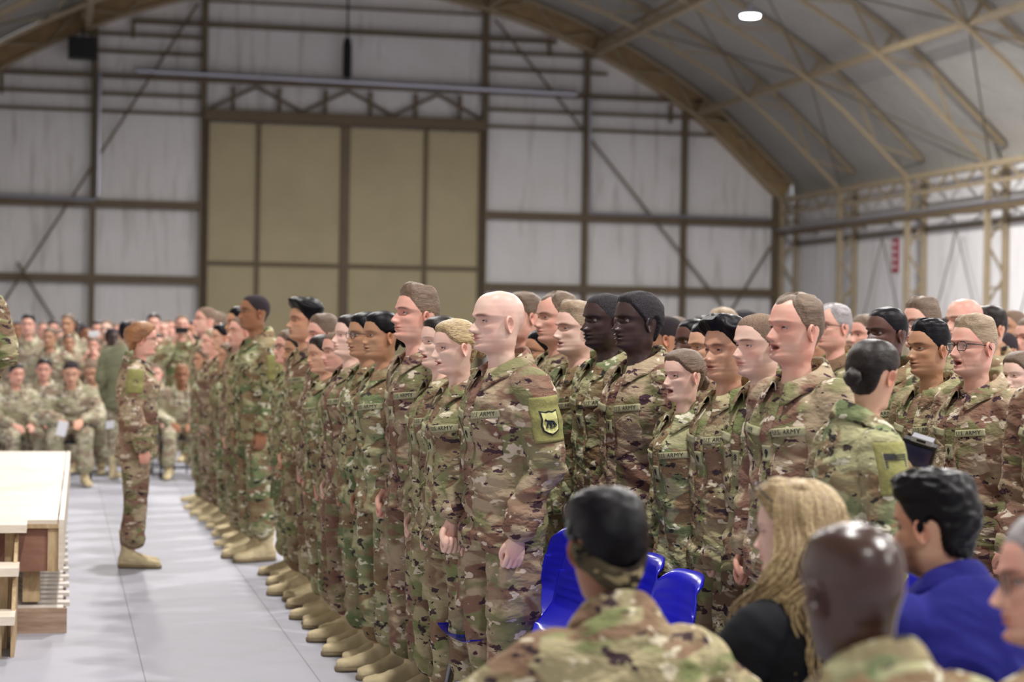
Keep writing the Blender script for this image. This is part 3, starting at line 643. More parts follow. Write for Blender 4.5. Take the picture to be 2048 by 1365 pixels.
def jacket_vf(P, sex='m', seed=0, vox=.009, bulk=1.0, amp=1.0, hem=.79, fit=1.0):
    T = torso_T(P); rr = []
    for z, wx, f, b in TORSO:
        if sex == 'f':
            wx *= .90; 
            if 1.2 < z < 1.35: f += .016
            if 1.4 > z > 1.35: f += .004
        wx *= fit*(bulk if z < 1.38 else 1); f *= bulk*fit; b *= bulk*fit
        if z < 1.0: z = hem+(z-.79)*(1-hem)/(1-.79) if False else z+(hem-.79)*(1-z)/.21
        if P['sit']: z = max(z, .90) if z < .9 else z
        rr.append(ring(z, wx, f, b))
    if P['sit']: rr = rr[2:]
    V, F = loft_vf(rr); V[:,2] += sst(V[:,2], 1.35, 1.46)*.036*np.clip(-V[:,1]/.07, -.2, 1); parts = [(xf(V, T), F)]
    for k in (0, 1):
        sh = T @ Vector(P['sh'][k]); s = -1 if k == 0 else 1; inn = T @ Vector((s*.10, -.005, 1.375)); f_ = .92 if sex == 'f' else 1.
        if sex == 'f': sh = T @ Vector((P['sh'][k][0]*.93, P['sh'][k][1], P['sh'][k][2]))
        el = Vector(P['el'][k]); wr = Vector(P['wr'][k]); mid = (sh+el)/2
        if sex == 'f': el.x *= .93; wr.x *= .94
        pts = [tuple(inn), tuple(sh), tuple(mid), tuple(el), tuple((el+wr)/2), tuple(wr+(el-wr)*.12), tuple(wr)]
        parts.append(tube_vf(pts, [(.066,.066), (.080*f_,.088*f_), (.076*f_,.086*f_), (.068,.078), (.062,.070), (.052,.058), (.046,.052)], 18, k=4))
    V, F = remesh(parts, vox, 5, .5)
    N = normals(V, F); rs = np.random.RandomState(seed)
    # folds: hanging drapes on the trunk, rings of creases on the sleeves
    th = rs.uniform(.3, .8)*(1 if seed % 2 else -1); u = V[:,0]*1.0+V[:,2]*th; v2 = V[:,2]-V[:,0]*th*.6
    q = np.stack([u*5, V[:,1]*5, v2*13], 1); w_ = (vn(q*.35, seed+2)-.5)*2.2; q = q+w_[:,None]
    f1 = 1-np.abs(2*vn(q, seed)-1); q2 = np.stack([u*9+3, V[:,1]*9, v2*30], 1)+w_[:,None]*1.5; f2 = 1-np.abs(2*vn(q2, seed+5)-1)
    big = vn(V*3.2, seed+9)-.5
    zz = V[:,2]-P['sit']; wt = .55+.75*np.exp(-((zz-1.0)/.14)**2)+.3*np.exp(-((zz-.84)/.06)**2); wt = wt*(1-.7*sst(zz, 1.30, 1.42))
    d = amp*wt*(.030*(f1-.5)+.013*(f2-.5)+.030*big)
    return V+N*d[:,None], F
def trousers_vf(P, sex='m', seed=0, vox=.010, amp=1.0):
    f_ = .93 if sex == 'f' else 1.; parts = []; dz = P['sit']
    if not dz: V, F = loft_vf([ring(z, w_*f_, a, b) for z, w_, a, b in ((.80,.165,.105,.125),(.86,.172,.115,.135),(.95,.165,.11,.12),(1.02,.155,.10,.11))]); parts.append((V, F))
    else: parts.append(tube_vf([(0,-.06,.50),(0,.08,.51)], [(.17,.10),(.17,.09)], 18)); parts.append(tube_vf([(0,-.02,.48),(0,-.01,.62)], [(.16,.12),(.15,.11)], 18))
    for k in (0, 1):
        h, kn, an = (Vector(P[x][k]) for x in ('hip', 'kn', 'an')); s = -1 if k == 0 else 1
        if sex == 'f': h.x *= .93
        pts = [tuple(h+Vector((0,0,.02 if not dz else 0))), tuple(h.lerp(kn, .35)), tuple(h.lerp(kn, .7)), tuple(kn), tuple(kn.lerp(an, .35)), tuple(kn.lerp(an, .68)), tuple(kn.lerp(an, .80)), tuple(kn.lerp(an, .86))]
        parts.append(tube_vf(pts, [(.098,.108),(.098*f_,.104),(.088*f_,.094),(.079,.084),(.076,.082),(.080,.086),(.074,.080),(.055,.06)], 18, k=4))
        m = h.lerp(kn, .62); d = (kn-h).normalized(); ctr = m+Vector((s*.080*f_, 0, 0)); b = MB()
        if not dz: b.box((ctr.x-.02, ctr.y-.07, ctr.z-.10), (ctr.x+.024, ctr.y+.085, ctr.z+.09))
        else: b.box((ctr.x-.02, ctr.y-.10, ctr.z-.07), (ctr.x+.022, ctr.y+.09, ctr.z+.07))
        parts.append((np.array(b.v), b.f))
    V, F = remesh(parts, vox, 3, .5); N = normals(V, F)
    q = np.stack([V[:,0]*7+V[:,2]*4, V[:,1]*7, V[:,2]*15-V[:,1]*6], 1); w_ = (vn(q*.4, seed+2)-.5)*2.0; f1 = 1-np.abs(2*vn(q+w_[:,None], seed)-1); f2 = 1-np.abs(2*vn(q*2.1+w_[:,None]*2, seed+4)-1)
    lo = .6+.9*np.exp(-((V[:,2]-.22)/.12)**2)+.5*np.exp(-((V[:,2]-.5)/.08)**2); big = vn(V*4, seed+8)-.5
    return V+N*(amp*lo*(.014*(f1-.5)+.006*(f2-.5)+.018*big))[:,None], F
_BC = {}
def boot_mesh(vox=.006):
    if vox in _BC: return _BC[vox]
    sec = [(-.085,.020,.060),(-.075,.032,.075),(-.03,.037,.100),(.02,.037,.105),(.06,.040,.085),(.10,.046,.066),(.14,.049,.057),(.175,.046,.052),(.20,.036,.046),(.214,.018,.036)]
    def rg(y, w_, h, z0=.012, n=20):
        a = np.linspace(0, 2*math.pi, n, endpoint=False); x = w_*np.sign(np.cos(a))*np.abs(np.cos(a))**.8; z = z0+h*.5+h*.5*np.sign(np.sin(a))*np.abs(np.sin(a))**.75
        return np.stack([x, np.full(n, y), z], 1)
    A = loft_vf([rg(*s) for s in sec]); B = tube_vf([(0,-.025,.06),(0,-.022,.12),(0,-.024,.19),(0,-.026,.26)], [(.044,.060),(.041,.050),(.045,.054),(.050,.060)], 18)
    V, F = remesh([A, B], vox, 4, .5)
    if vox < .008:   # lace ridges and ankle creases
        N = normals(V, F); lace = np.exp(-(V[:,0]/.018)**2)*(V[:,1] > .0)*(V[:,2] > .075)*np.maximum(0, np.sin(V[:,2]*330+V[:,1]*200)); V = V+N*(.003*lace+.006*(vn(V*[30,40,60], 3)-.5))[:,None]
    upper = np_mesh('boot upper', V, F, [M['boot']])
    so = loft_vf([rg(y*1.015+.001, w_+.004, .026, 0) for y, w_, h in sec]); sole = np_mesh('boot sole', so[0], so[1], [M['sole']]); _BC[vox] = (upper, sole); return _BC[vox]
def boots(root, P, lod=0, vox=.006):
    up, so = boot_mesh(vox)
    for k in (0, 1):
        an = P['an'][k]; t = P['toe'][k]; o = link('boot', up, root, (an[0], an[1]-.0, an[2]-.10)); o.rotation_euler.z = -math.atan2(t[0], t[1])
        if lod < 2: link('sole', so, o)
def collar_vf(sz=1.0, open_=1.0):
    V = []; n = 44; prof = [(0,-.034),(.002,.004),(.003,.024),(.009,.030),(.021,.019),(.036,-.006),(.046,-.024)]; k = len(prof)
    for i in range(n):
        u = i/(n-1)*2-1; a = u*math.radians(158)+math.pi   # starts and ends at the front gap
        fr = max(0, -math.cos(a-math.pi)); bx, by = math.sin(a), math.cos(a)
        for r, z in prof:
            f = abs(u); drop = .052*sst(np.array([f]), .45, 1)[0]*open_; point = .026*sst(np.array([f]), .80, 1)[0]*(r > .02)
            R = .073*sz+r*(.72+.55*f)+.008*f*f; V.append((bx*R*1.0, by*R*(.92)-.012+.020*max(0, by), z-drop-point*(1 if r > .03 else .45)+.034*max(0, -by)+.010))
    V = np.array(V); F = [(i*k+j, i*k+j+1, (i+1)*k+j+1, (i+1)*k+j) for i in range(n-1) for j in range(k-1)]
    b = V.copy(); N = normals(V, F); b = b-N*.0035; m = len(V); F2 = [tuple(q+m for q in f[::-1]) for f in F]
    ed = [(i*k, (i+1)*k, (i+1)*k+m, i*k+m) for i in range(n-1)]+[((i+1)*k+k-1, i*k+k-1, i*k+k-1+m, (i+1)*k+k-1+m) for i in range(n-1)]
    for i0, fl in ((0, 0), ((n-1)*k, 1)): ed += [((i0+j, i0+j+1, i0+j+1+m, i0+j+m) if fl else (i0+j+1, i0+j, i0+j+m, i0+j+1+m)) for j in range(k-1)]
    return np.vstack([V, b]), F+F2+ed
def decal(bvh, org, u, v, d, w_, h, off=.004, nx=14, ny=10, taper=None, mat=0, wob=0):
    """panel (w x h) pressed onto the cloth: rays start at org + local(u,v) and run along d"""
    org, u, v, d = (Vector(a) for a in (org, u, v, d)); u.normalize(); v.normalize(); d.normalize(); V = []
    def hit(x, y, o_):
        r = org+u*x+v*y; loc, n_, i_, ds = bvh.ray_cast(r, d, 1.2)
        if loc is None: return None
        if n_.dot(d) > 0: n_ = -n_
        return loc-d*o_*.6+n_*o_*.4
    ok = True; last = None
    for j in range(ny+2):
        for i in range(nx+2):
            a = min(max((i-1)/(nx-1), 0), 1); b = min(max((j-1)/(ny-1), 0), 1); rim = i in (0, nx+1) or j in (0, ny+1)
            x = (a-.5)*w_; y = (b-.5)*h
            if taper: x, y = taper(x, y)
            p = hit(x, y, -.002 if rim else off)
            if p is None: p = last if last is not None else org+d*.3
            last = p; V.append(tuple(p))
    k = nx+2; F = [(j*k+i, j*k+i+1, (j+1)*k+i+1, (j+1)*k+i) for j in range(ny+1) for i in range(nx+1)]
    return V, F
def poly_on(bvh, org, u, v, d, pts, off, mb, mi):
    """flat outline (list of (x,y)) pressed onto the cloth as a thin raised shape"""
    org, u, v, d = (Vector(a) for a in (org, u, v, d)); u.normalize(); v.normalize(); d.normalize(); c = bvh.ray_cast(org, d, 1.2)
    V = []
    for o_ in (off, -.001):
        for x, y in pts:
            loc, n_, _, _ = bvh.ray_cast(org+u*x+v*y, d, 1.2)
            if loc is None: return
            V.append(loc-d*o_)
    n = len(pts); F = [(i, (i+1) % n, n+(i+1) % n, n+i) for i in range(n)]; b = len(mb.v)
    from mathutils.geometry import tessellate_polygon
    F += [tuple(t) for t in tessellate_polygon([[Vector((x, y, 0)) for x, y in pts]])]; mb.add(V, F, mi)
_TC = {}
def text_tris(s, h, bold=0):
    if (s, h) in _TC: return _TC[s, h]
    cu = bpy.data.curves.new('t', 'FONT'); cu.body = s; cu.size = h*1.4; cu.align_x = 'CENTER'; cu.align_y = 'CENTER'; cu.resolution_u = 2; cu.offset = bold
    o = bpy.data.objects.new('t', cu); COL.objects.link(o); dg = bpy.context.evaluated_depsgraph_get(); cu.space_character = 1.08; me = bpy.data.meshes.new_from_object(o.evaluated_get(dg))
    bm = bmesh.new(); bm.from_mesh(me); bmesh.ops.triangulate(bm, faces=bm.faces); bm.to_mesh(me); bm.free()
    V = [(v.co.x, v.co.y) for v in me.vertices]; F = [tuple(p.vertices) for p in me.polygons]; bpy.data.objects.remove(o); bpy.data.curves.remove(cu); bpy.data.meshes.remove(me)
    _TC[s, h] = (V, F); return V, F
def text_on(bvh, org, u, v, d, s, h, off, mb, mi, maxw=None):
    V, F = text_tris(s, h); org, u, v, d = (Vector(a) for a in (org, u, v, d)); u.normalize(); v.normalize(); d.normalize()
    wd = max(x for x, y in V)-min(x for x, y in V); k = min(1, maxw/wd) if maxw else 1; W = []
    for x, y in V:
        loc, n_, _, _ = bvh.ray_cast(org+u*(x*k)+v*y, d, 1.2)
        if loc is None: return
        W.append(loc-d*off)
    mb.add(W, F, mi)
SHIELD = [(-.030,.040),(-.012,.035),(0,.038),(.012,.035),(.030,.040),(.0285,.012),(.031,-.008),(.027,-.026),(.014,-.035),(0,-.041),(-.014,-.035),(-.027,-.026),(-.031,-.008),(-.0285,.012)]
WOLF = [(-.0240,.0085),(-.0215,.0120),(-.0205,.0165),(-.0185,.0130),(-.015,.0105),(-.007,.0085),(.004,.0080),(.0110,.0050),(.0150,.0),(.019,-.0055),(.0245,-.0115),(.0195,-.0100),(.0150,-.0055),(.0135,-.0040),(.0130,-.009),(.0150,-.0135),(.0125,-.0140),(.0105,-.0085),(.0085,-.0010),(.001,-.0008),(-.001,-.007),(.0010,-.0130),(-.0020,-.0138),(-.0040,-.007),(-.0060,-.0002),(-.009,.0008),(-.0120,-.006),(-.0165,-.0132),(-.0190,-.0130),(-.0150,-.0055),(-.0130,.002),(-.015,.0060),(-.020,.0065)]
# ---------------------------------------------------------------- one whole person
STY = {
 'buzz': dict(top=.003, side=.002, rough=.2, cut=.70), 'bald': None,
 'fade': dict(top=.020, side=.003, front=.008, t0=.50, t1=.95, rough=.6, cut=.60), 'short': dict(top=.013, side=.005, front=.003, rough=.4, fade=.04),
 'recede': dict(top=.014, side=.004, rough=.5, recede=.022, line=.004, fade=.05), 'slick': dict(top=.030, side=.003, front=.012, t0=.30, t1=.62, rough=.3, sweep=.006, cut=.42),
 'afro': dict(top=.012, side=.009, back=.004, rough=.3), 'flat': dict(top=.018, side=.0028, front=.006, t0=.52, t1=.92, rough=.55, cut=.60),
 'pulled': dict(top=.012, side=.008, back=.005, rough=.14, line=-.004, noburn=1), 'bob': dict(top=.022, side=.020, back=.022, rough=.3, earcover=.085, nape=0, noburn=1), 'thick': dict(top=.030, side=.010, back=.010, front=.004, rough=.6)}
_JC, _TR, _AR = {}, {}, {}
def jacket_variant(pname, sex, v, vox=.009, **kw):
    key = (pname, sex, v, vox, tuple(sorted(kw.items())))
    if key not in _JC:
        V, F = jacket_vf(pose(pname), sex, v, vox, **kw); me = np_mesh('jacket cloth', V, F, [M['camo']])
        _JC[key] = (me, BVHTree.FromPolygons([Vector(p) for p in V], F))
    return _JC[key]
def trousers_variant(pname, sex, v, vox=.010):
    key = (pname, sex, v, vox)
    if key not in _TR: V, F = trousers_vf(pose(pname), sex, v, vox); _TR[key] = np_mesh('trouser cloth', V, F, [M['camo']])
    return _TR[key]
def body_vf(P, sex, q, face, hs, rot, hvox, hands=(1, 1), hz=1.525):
    """one continuous skin body: head, neck, trunk, arms and hands, legs"""
    V, F, C, aux = head_grid(q, face); C = scalp_paint(C, V, aux, face.get('_st'), face.get('_hc', 'brown'), len(V) % 7); HV0 = V.copy(); n0 = len(V); ears = [ear_vf(s, q, face.get('ear', 1.)) for s in (-1, 1)]
    allV, allF, allC = [V], list(F), [C]; n = n0
    for EV, EF in ears:
        allV.append(EV); allF += [tuple(i+n for i in f) for f in EF]; allC.append(np.tile([[1, .84, .82]], (len(EV), 1))); n += len(EV)
    HV = np.vstack(allV); T = torso_T(P)
    def tohead(W):
        W = headrot(W, *rot)*hs; W = W+np.array([0, .040, hz]); return xf(W, T)
    HV = tohead(HV); parts = []
    parts.append(tube_vf([T @ Vector(p) for p in ((0,-.01,.90),(0,-.01,1.1),(0,-.005,1.3),(0,-.01,1.40),(0,-.018,1.47))], [(.11,.07),(.10,.065),(.12,.075),(.09,.06),(.056,.056)], 14))
    for k in (0, 1):
        s = -1 if k == 0 else 1; sh = T @ Vector(P['sh'][k]); el = Vector(P['el'][k]); wr = Vector(P['wr'][k])
        if sex == 'f': el.x *= .93; wr.x *= .94
        d = Vector(P['hdir'][k]).normalized()
        parts.append(tube_vf([T @ Vector((s*.06,-.01,1.39)), sh.lerp(T @ Vector((0,0,1.40)), .25), el, wr.lerp(el, .1), wr], [.04,.045,.038,.026,.024], 10))
        if hands[k]: parts.append(place_hand(P['th'] if isinstance(P['th'], str) else P['th'][k], s, wr+d*.012, d, P['palm'][k], hvox, .92 if sex == 'f' else 1.0))
        h, kn, an = (Vector(P[x][k]) for x in ('hip', 'kn', 'an')); parts.append(tube_vf([h, kn, kn.lerp(an, .9)], [.06,.045,.035], 8))
    VV, FF, CC = [HV], allF, allC
    for pv, pf in parts:
        VV.append(pv); FF = FF+[tuple(i+n for i in f) for f in pf]; CC.append(np.tile([[1, .96, .95]], (len(pv), 1))); n += len(pv)
    return np.vstack(VV), FF, np.vstack(CC), HV0, aux, tohead
def glasses(root, tohead, aux, dark=True, cat='square', yoff=0):
    ex, ey, ez, er = aux['eye']; mb = MB(); y = ey+er+.014; lens = MB()
    for s in (-1, 1):
        pts = []
        for k in range(24):
            a = 2*math.pi*k/24; c, sn = math.cos(a), math.sin(a); pw = .6 if cat == 'square' else .9
            pts.append((s*.034+.025*math.copysign(abs(c)**pw, c), y-.25*(abs(s*.034+.024*c)-.02)**2*8, ez-.001+.0185*math.copysign(abs(sn)**pw, sn)))
        mb.tube(pts+[pts[0]], .0017, 6, cap=False)
        lens.add(pts, [tuple(range(24))])
        mb.tube([(s*.059, y-.008, ez+.008), (s*.077, y-.020, ez+.008), (s*.081, .02, ez+.004), (s*.081, -.010, ez+.002), (s*.078, -.028, ez-.015)], (.0012, .0022), 6)
    mb.tube([(-.010, y, ez+.004), (0, y+.003, ez+.006), (.010, y, ez+.004)], .0015, 6)
    mb.v = [tuple(p) for p in tohead(np.array(mb.v))]; lens.v = [tuple(p) for p in tohead(np.array(lens.v))]
    o = mb.build('glasses', M['frame'] , root, True); lens.build('lens', M['lens'], o)
_EY = {}
def eyes(root, tohead, aux, look=(0, 0)):
    ex, ey, ez, er = aux['eye']
    for s in (-1, 1):
        V = []; n = 14
        for i in range(n+1):
            for j in range(2*n):
                a = math.pi*i/n; b = math.pi*j/n; V.append((math.sin(a)*math.cos(b), math.cos(a), math.sin(a)*math.sin(b)))
        V = np.array(V); F = [(i*2*n+j, i*2*n+(j+1) % (2*n), (i+1)*2*n+(j+1) % (2*n), (i+1)*2*n+j) for i in range(n) for j in range(2*n)]
        mi = [1 if i < 3 else 0 for i in range(n) for j in range(2*n)]
        R = np.array(Matrix.Rotation(math.radians(look[0]), 3, 'Z') @ Matrix.Rotation(math.radians(look[1]), 3, 'X')); V = V @ R.T
        V = tohead(V*er+np.array([s*ex, ey, ez])); link('eye', np_mesh('eye', V, F, [M['eyewhite'], M['iris']], True, mi), root)
FACES = {'m1': dict(lidclose=.15, stubble=.15), 'm2': dict(stubble=.18, nose=.029, bump=.6, chin=.004, jaww=.03, nosew=.95, brow=.002), 'm3': dict(lidclose=.2, stubble=.15, nose=.022, nosew=1.35, lips=1.5, jaww=.02, lipred=.35, chin=-.001), 'm4': dict(lidclose=.2, stubble=.15, nose=.030, chin=.003, brow=.003, jawk=-.05, jaww=.04),
         'm5': dict(stubble=.2, nose=.023, nosew=1.2, lips=1.2, jaww=.05, cheekw=.02), 'f1': dict(lidclose=.12, nose=.021, nosew=.85, lips=1.15, jaww=-.11, jawk=.05, cheekw=-.02, chin=-.003, brow=-.003, browt=.65, browd=.55, neck=.84),
         'f2': dict(nose=.025, nosew=.85, lips=1.1, jaww=-.10, jawk=.05, chin=-.001, brow=-.003, browt=.6, browd=.5, neck=.84, bump=.3), 'f3': dict(nose=.020, nosew=1.2, lips=1.5, jaww=-.04, brow=-.002, chin=-.002, neck=.86, lipred=.5, browt=.8, browd=.7)}
_DT = {}
def jacket_details(root, jo, key, bvh, P, camm, rich=2, txt=('U.S. ARMY', None), patch='wolf', rank='spade', vt=None):
    """collar, pockets, tapes and patches as parts of the jacket jo"""
    T = torso_T(P); Tl = lambda p: T @ Vector(p); D = lambda p: (T.to_3x3() @ Vector(p))
    ck = ('collar', P['sit'], P['lean'])
    if ck not in _DT: V, F = collar_vf(); V = V+np.array([0, .010, 1.468]); _DT[ck] = np_mesh('collar', xf(V, T), F, [M['camo']])
    link('collar', _DT[ck], jo, mats=[camm])
    if rich < 1: return
    kk = (key, 'chest')
    if kk not in _DT:
        res = []
        for s in (-1, 1):
            def tp(x, y, s=s): return x, y+s*x*.55
            V, F = decal(bvh, Tl((s*.100, .5, 1.19)), D((1, 0, 0)), D((0, 0, 1)), D((0, -1, 0)), .115, .150, .004, 16, 18, tp); res.append(np_mesh('chest_pocket', np.array(V), F, [M['camo']]))
        V, F = decal(bvh, Tl((0, .5, 1.115)), D((1, 0, 0)), D((0, 0, 1)), D((0, -1, 0)), .055, .62, .004, 6, 50); res.append(np_mesh('placket', np.array(V), F, [M['camo']]))
        _DT[kk] = res
    for me in _DT[kk][:2]: link('chest_pocket', me, jo, mats=[camm])
    link('placket', _DT[kk][2], jo, mats=[camm])
    if rich >= 1:
        for s, tx in ((-1, txt[0]), (1, txt[1])):
            if tx is None and rich < 2 and s > 0: continue
            k3 = (key, 'tape', s, tx)
            if k3 not in _DT:
                mb = MB(); org = Tl((s*.098, .5, 1.292)); u = D((1, 0, .10*s)); v = D((-.10*s, 0, 1)); d = D((0, -1, 0))
                V, F = decal(bvh, org, u, v, d, .125, .028, .0075, 22, 5); mb.add(V, F, 0)
                if tx: text_on(bvh, org, -Vector(u), v, d, tx, .017, .0098, mb, 1, .112)
                _DT[k3] = mb.mesh('name_tape', [M['tape'], M['stitch']], True, True)
            link('name_tape', _DT[k3], jo)
        k4 = (key, 'rank', rank)
        if k4 not in _DT:
            mb = MB(); org = Tl((0, .5, 1.215)); u, v, d = D((-1, 0, 0)), D((0, 0, 1)), D((0, -1, 0)); V, F = decal(bvh, org, u, v, d, .042, .056, .009, 6, 8); mb.add(V, F, 0)
            if rank == 'spade': sh = [(-.009,.002),(-.006,.010),(0,.015),(.006,.010),(.009,.002),(.004,-.004),(.001,-.014),(-.001,-.014),(-.004,-.004)]; poly_on(bvh, org, u, v, d, sh, .0115, mb, 1)
            else:
                for yy in (-.008, 0, .008): poly_on(bvh, org, u, v, d, [(-.010,yy-.004),(0,yy+.003),(.010,yy-.004),(.010,yy-.001),(0,yy+.006),(-.010,yy-.001)], .0115, mb, 1)
            _DT[k4] = mb.mesh('rank_tab', [M['tape'], M['stitch']], True, True)
        link('rank_tab', _DT[k4], jo)
    for s in (-1, 1):
        if patch is None or (s > 0 and patch not in ('flag', 'both')): continue
        k5 = (key, 'patch', patch, s)
        if k5 not in _DT:
            sh = T @ Vector(P['sh'][0 if s < 0 else 1]); el = Vector(P['el'][0 if s < 0 else 1]); ax = (sh-el).normalized(); c = sh.lerp(el, .40 if s < 0 else .18); org = c+Vector((s*.4, 0, 0)); d = (-s, 0, 0)
            v = (ax.x*0, ax.y, ax.z); u = (0, -s*ax.z, s*ax.y); u = Vector(v).cross(Vector(d)); mb = MB()
            tp = lambda x, y: (x*(1 if y < .02 else 1-.9*(y-.02)), y)
            V, F = decal(bvh, org, u, v, d, .118, .165, .005, 14, 18, tp); mb.add(V, F, 0)
            o2 = org-Vector(v)*(.012 if patch != 'flag' else -.028)
            if patch == 'wolf' or (patch == 'both' and s < 0):
                poly_on(bvh, o2, u, v, d, [(x*1.17, y*1.14) for x, y in SHIELD], .0085, mb, 2); poly_on(bvh, o2, u, v, d, [(x*.98, y*.97) for x, y in SHIELD], .0105, mb, 1)
                poly_on(bvh, o2, u, v, d, [(s*x, y) for x, y in WOLF], .0125, mb, 3)
                for gx in (-.017*s, -.001*s, .012*s): poly_on(bvh, o2, u, v, d, [(gx-.005,-.0165),(gx+.005,-.0165),(gx+.004,-.014),(gx-.004,-.014)], .0125, mb, 3)
            elif patch == 'flag':
                poly_on(bvh, o2, u, v, d, [(-.042,-.025),(.042,-.025),(.042,.025),(-.042,.025)], .0085, mb, 4)
                for k in range(6): y0 = -.021+k*.0072; poly_on(bvh, o2, u, v, d, [(-.039,y0),(.039 if k < 3 else .002,y0),(.039 if k < 3 else .002,y0+.0035),(-.039,y0+.0035)], .0105, mb, 5)
                poly_on(bvh, o2, u, v, d, [(.004,.002),(.039,.002),(.039,.022),(.004,.022)], .0105, mb, 5)
            else:
                pt = [(.026*math.cos(a*math.pi/12), .031*math.sin(a*math.pi/12)) for a in range(24)]; poly_on(bvh, o2, u, v, d, pt, .0085, mb, 6); poly_on(bvh, o2, u, v, d, [(x*.78, y*.78) for x, y in pt], .0105, mb, 0)
                poly_on(bvh, o2, u, v, d, [(-.005,-.018),(.005,-.018),(.003,0),(.006,.012),(0,.02),(-.006,.012),(-.003,0)], .0125, mb, 1 if False else 6)
            _DT[k5] = mb.mesh('sleeve_patch', [M['velcro'], M['shield'], M['stitch'], M['navy'], M['tape'], M['stitch'], M['collar']], True, True)
        link('sleeve_patch', _DT[k5], jo)
    if rich >= 2:
        k6 = (key, 'cuff')
        if k6 not in _DT:
            res = []
            for k in (0, 1):
                el, wr = Vector(P['el'][k]), Vector(P['wr'][k]); dd = (wr-el).normalized()
                V, F = tube_vf([wr-dd*.050, wr-dd*.046, wr-dd*.01, wr+dd*.012, wr+dd*.012], [(.046,.050),(.053,.059),(.051,.056),(.047,.052),(.036,.040)], 22, cap='flat')
                V = np.array(V); V = V+(vn(V*40, 2)-.5)[:,None]*.004; res.append(np_mesh('cuff', V, F, [M['camo']]))
            _DT[k6] = res
        for me in _DT[k6]: link('cuff', me, jo, mats=[camm])
def person(label, loc, rz, H=1.75, sex='m', skin='pale', face='m1', hair='buzz', hcol='buzzbrown', glass=False, pname='stand', jv=0, camm='camo', rich=1, q=1.0, rot=(0,0,0), fx=None,
           hs=None, group=None, patch='wolf', rank='spade', txt=('U.S. ARMY', None), look=(0,0), bulk=1.0, tee=True, jm=None, jopt=None, hairextra=None, hvox=.003, vox=.009, seed=None, collar=True, bootvox=.006, hz=1.525):
    seed = len(label)*7+int(abs(loc[0])*13) if seed is None else seed
    P = pose(pname); root = empty('person', loc, rz, H/1.75); tag(root, label, 'person', group); cm = M[camm]; face_ = dict(FACES[face]); face_.update(fx or {}); face_['_st'] = STY[hair] if isinstance(hair, str) else hair; face_['_hc'] = hcol or 'brown'
    hs = hs or (.95 if sex == 'f' else 1.0)
    V, F, C, HV, aux, toh = body_vf(P, sex, q, face_, hs, rot, hvox, hz=hz)
    link('body', np_mesh('body', V, F, [SK[skin]], True, None, C), root)
    if q > .55: eyes(root, toh, aux, look)
    st = STY[hair] if isinstance(hair, str) else hair
    if st:
        W, G = hair_vf(HV, aux, st, seed); parts = [(W, G)]
        if hairextra == 'bun': parts += [blob((0,-.128,.085), .034, 12, (1,.8,1), .25, 60), coil((0,-.132,.085), .024, .014)]
        if hairextra == 'braid': parts += [blob((0,-.120,.075), .034, 12, (1.2,.8,1), .35, 70), coil((0,-.128,.075), .030, .013, 2.5)]
        mb = MB()
        for a, b in parts: mb.add(toh(np.array(a)), b)
        mb.build('hair', HR[hcol], root, True)
    if glass: glasses(root, toh, aux, cat='square' if glass is True else glass)
    o_ = dict(bulk=bulk); o_.update(jopt or {}); jme, bvh = jacket_variant(pname, sex, jv, vox, **o_)
    jo = link('jacket', jme, root, mats=[jm or cm]); key = (pname, sex, jv, vox, tuple(sorted(o_.items())))
    if collar: jacket_details(root, jo, key, bvh, P, cm if camm != 'camo' else M['camo'], rich, txt, patch, rank)
    if tee and rich >= 1:
        k = ('tee', P['sit'], P['lean'])
        if k not in _DT: V, F = tube_vf([(0,0,1.425),(0,.006,1.455),(0,.012,1.480)], [(.085,.078),(.072,.066),(.064,.058)], 20, cap='flat'); _DT[k] = np_mesh('t shirt', xf(np.array(V), torso_T(P)), F, [M['tee']])
        link('undershirt', _DT[k], root)
    link('trousers', trousers_variant(pname, sex, jv, vox if vox > .012 else .010), root, mats=[cm]); boots(root, P, 0 if q > .55 else 2, bootvox)
    return root
def put(px, ytop, depth, floor=0.0, sit=False):
    """ground position and standing height of someone whose crown is at px,ytop"""
    p = at(px, ytop, depth); h = p.z-floor; H = (h+.435) if sit else h
    return (p.x, p.y, floor), H
# ---------------------------------------------------------------- the people
PLACED = []; SEATS = []
def who(label, px, y, z, face_az=90, sit=False, floor=0.0, auto=None, **k):
    if auto is None: auto = k.get('rich', 1) == 0 and z > 9
    for _t in range(30 if auto else 1):
        q_ = at(px, y, z)
        if not auto or all(math.hypot(q_.x-a, q_.y-b) > (.56 if c == sit else .46) for a, b, c in PLACED): break
        z += .15
    PLACED.append((q_.x, q_.y, sit))
    p = at(px, y, z); h = p.z-floor-((k['hair'] if isinstance(k.get('hair'), dict) else STY[k.get('hair','buzz')]) or {}).get('top', 0)*.8; rz = math.radians(face_az); pn = k.get('pname', 'sit' if sit else 'stand'); P = pose(pn)
    sc = h/(1.751+P['sit']+k.get('hz', 1.525)-1.525+.225*(k.get('hs', 1)-1)); sh = math.sin(math.radians(P['lean']))*.72*sc+.030*sc
    if P['lean'] > 10: sc *= 1.05
    k['pname'] = pn
    if sit: SEATS.append((p.x+math.sin(rz)*sh, p.y-math.cos(rz)*sh, rz, z))
    return person(label, (p.x+math.sin(rz)*sh, p.y-math.cos(rz)*sh, floor), rz, sc*1.75, **k)
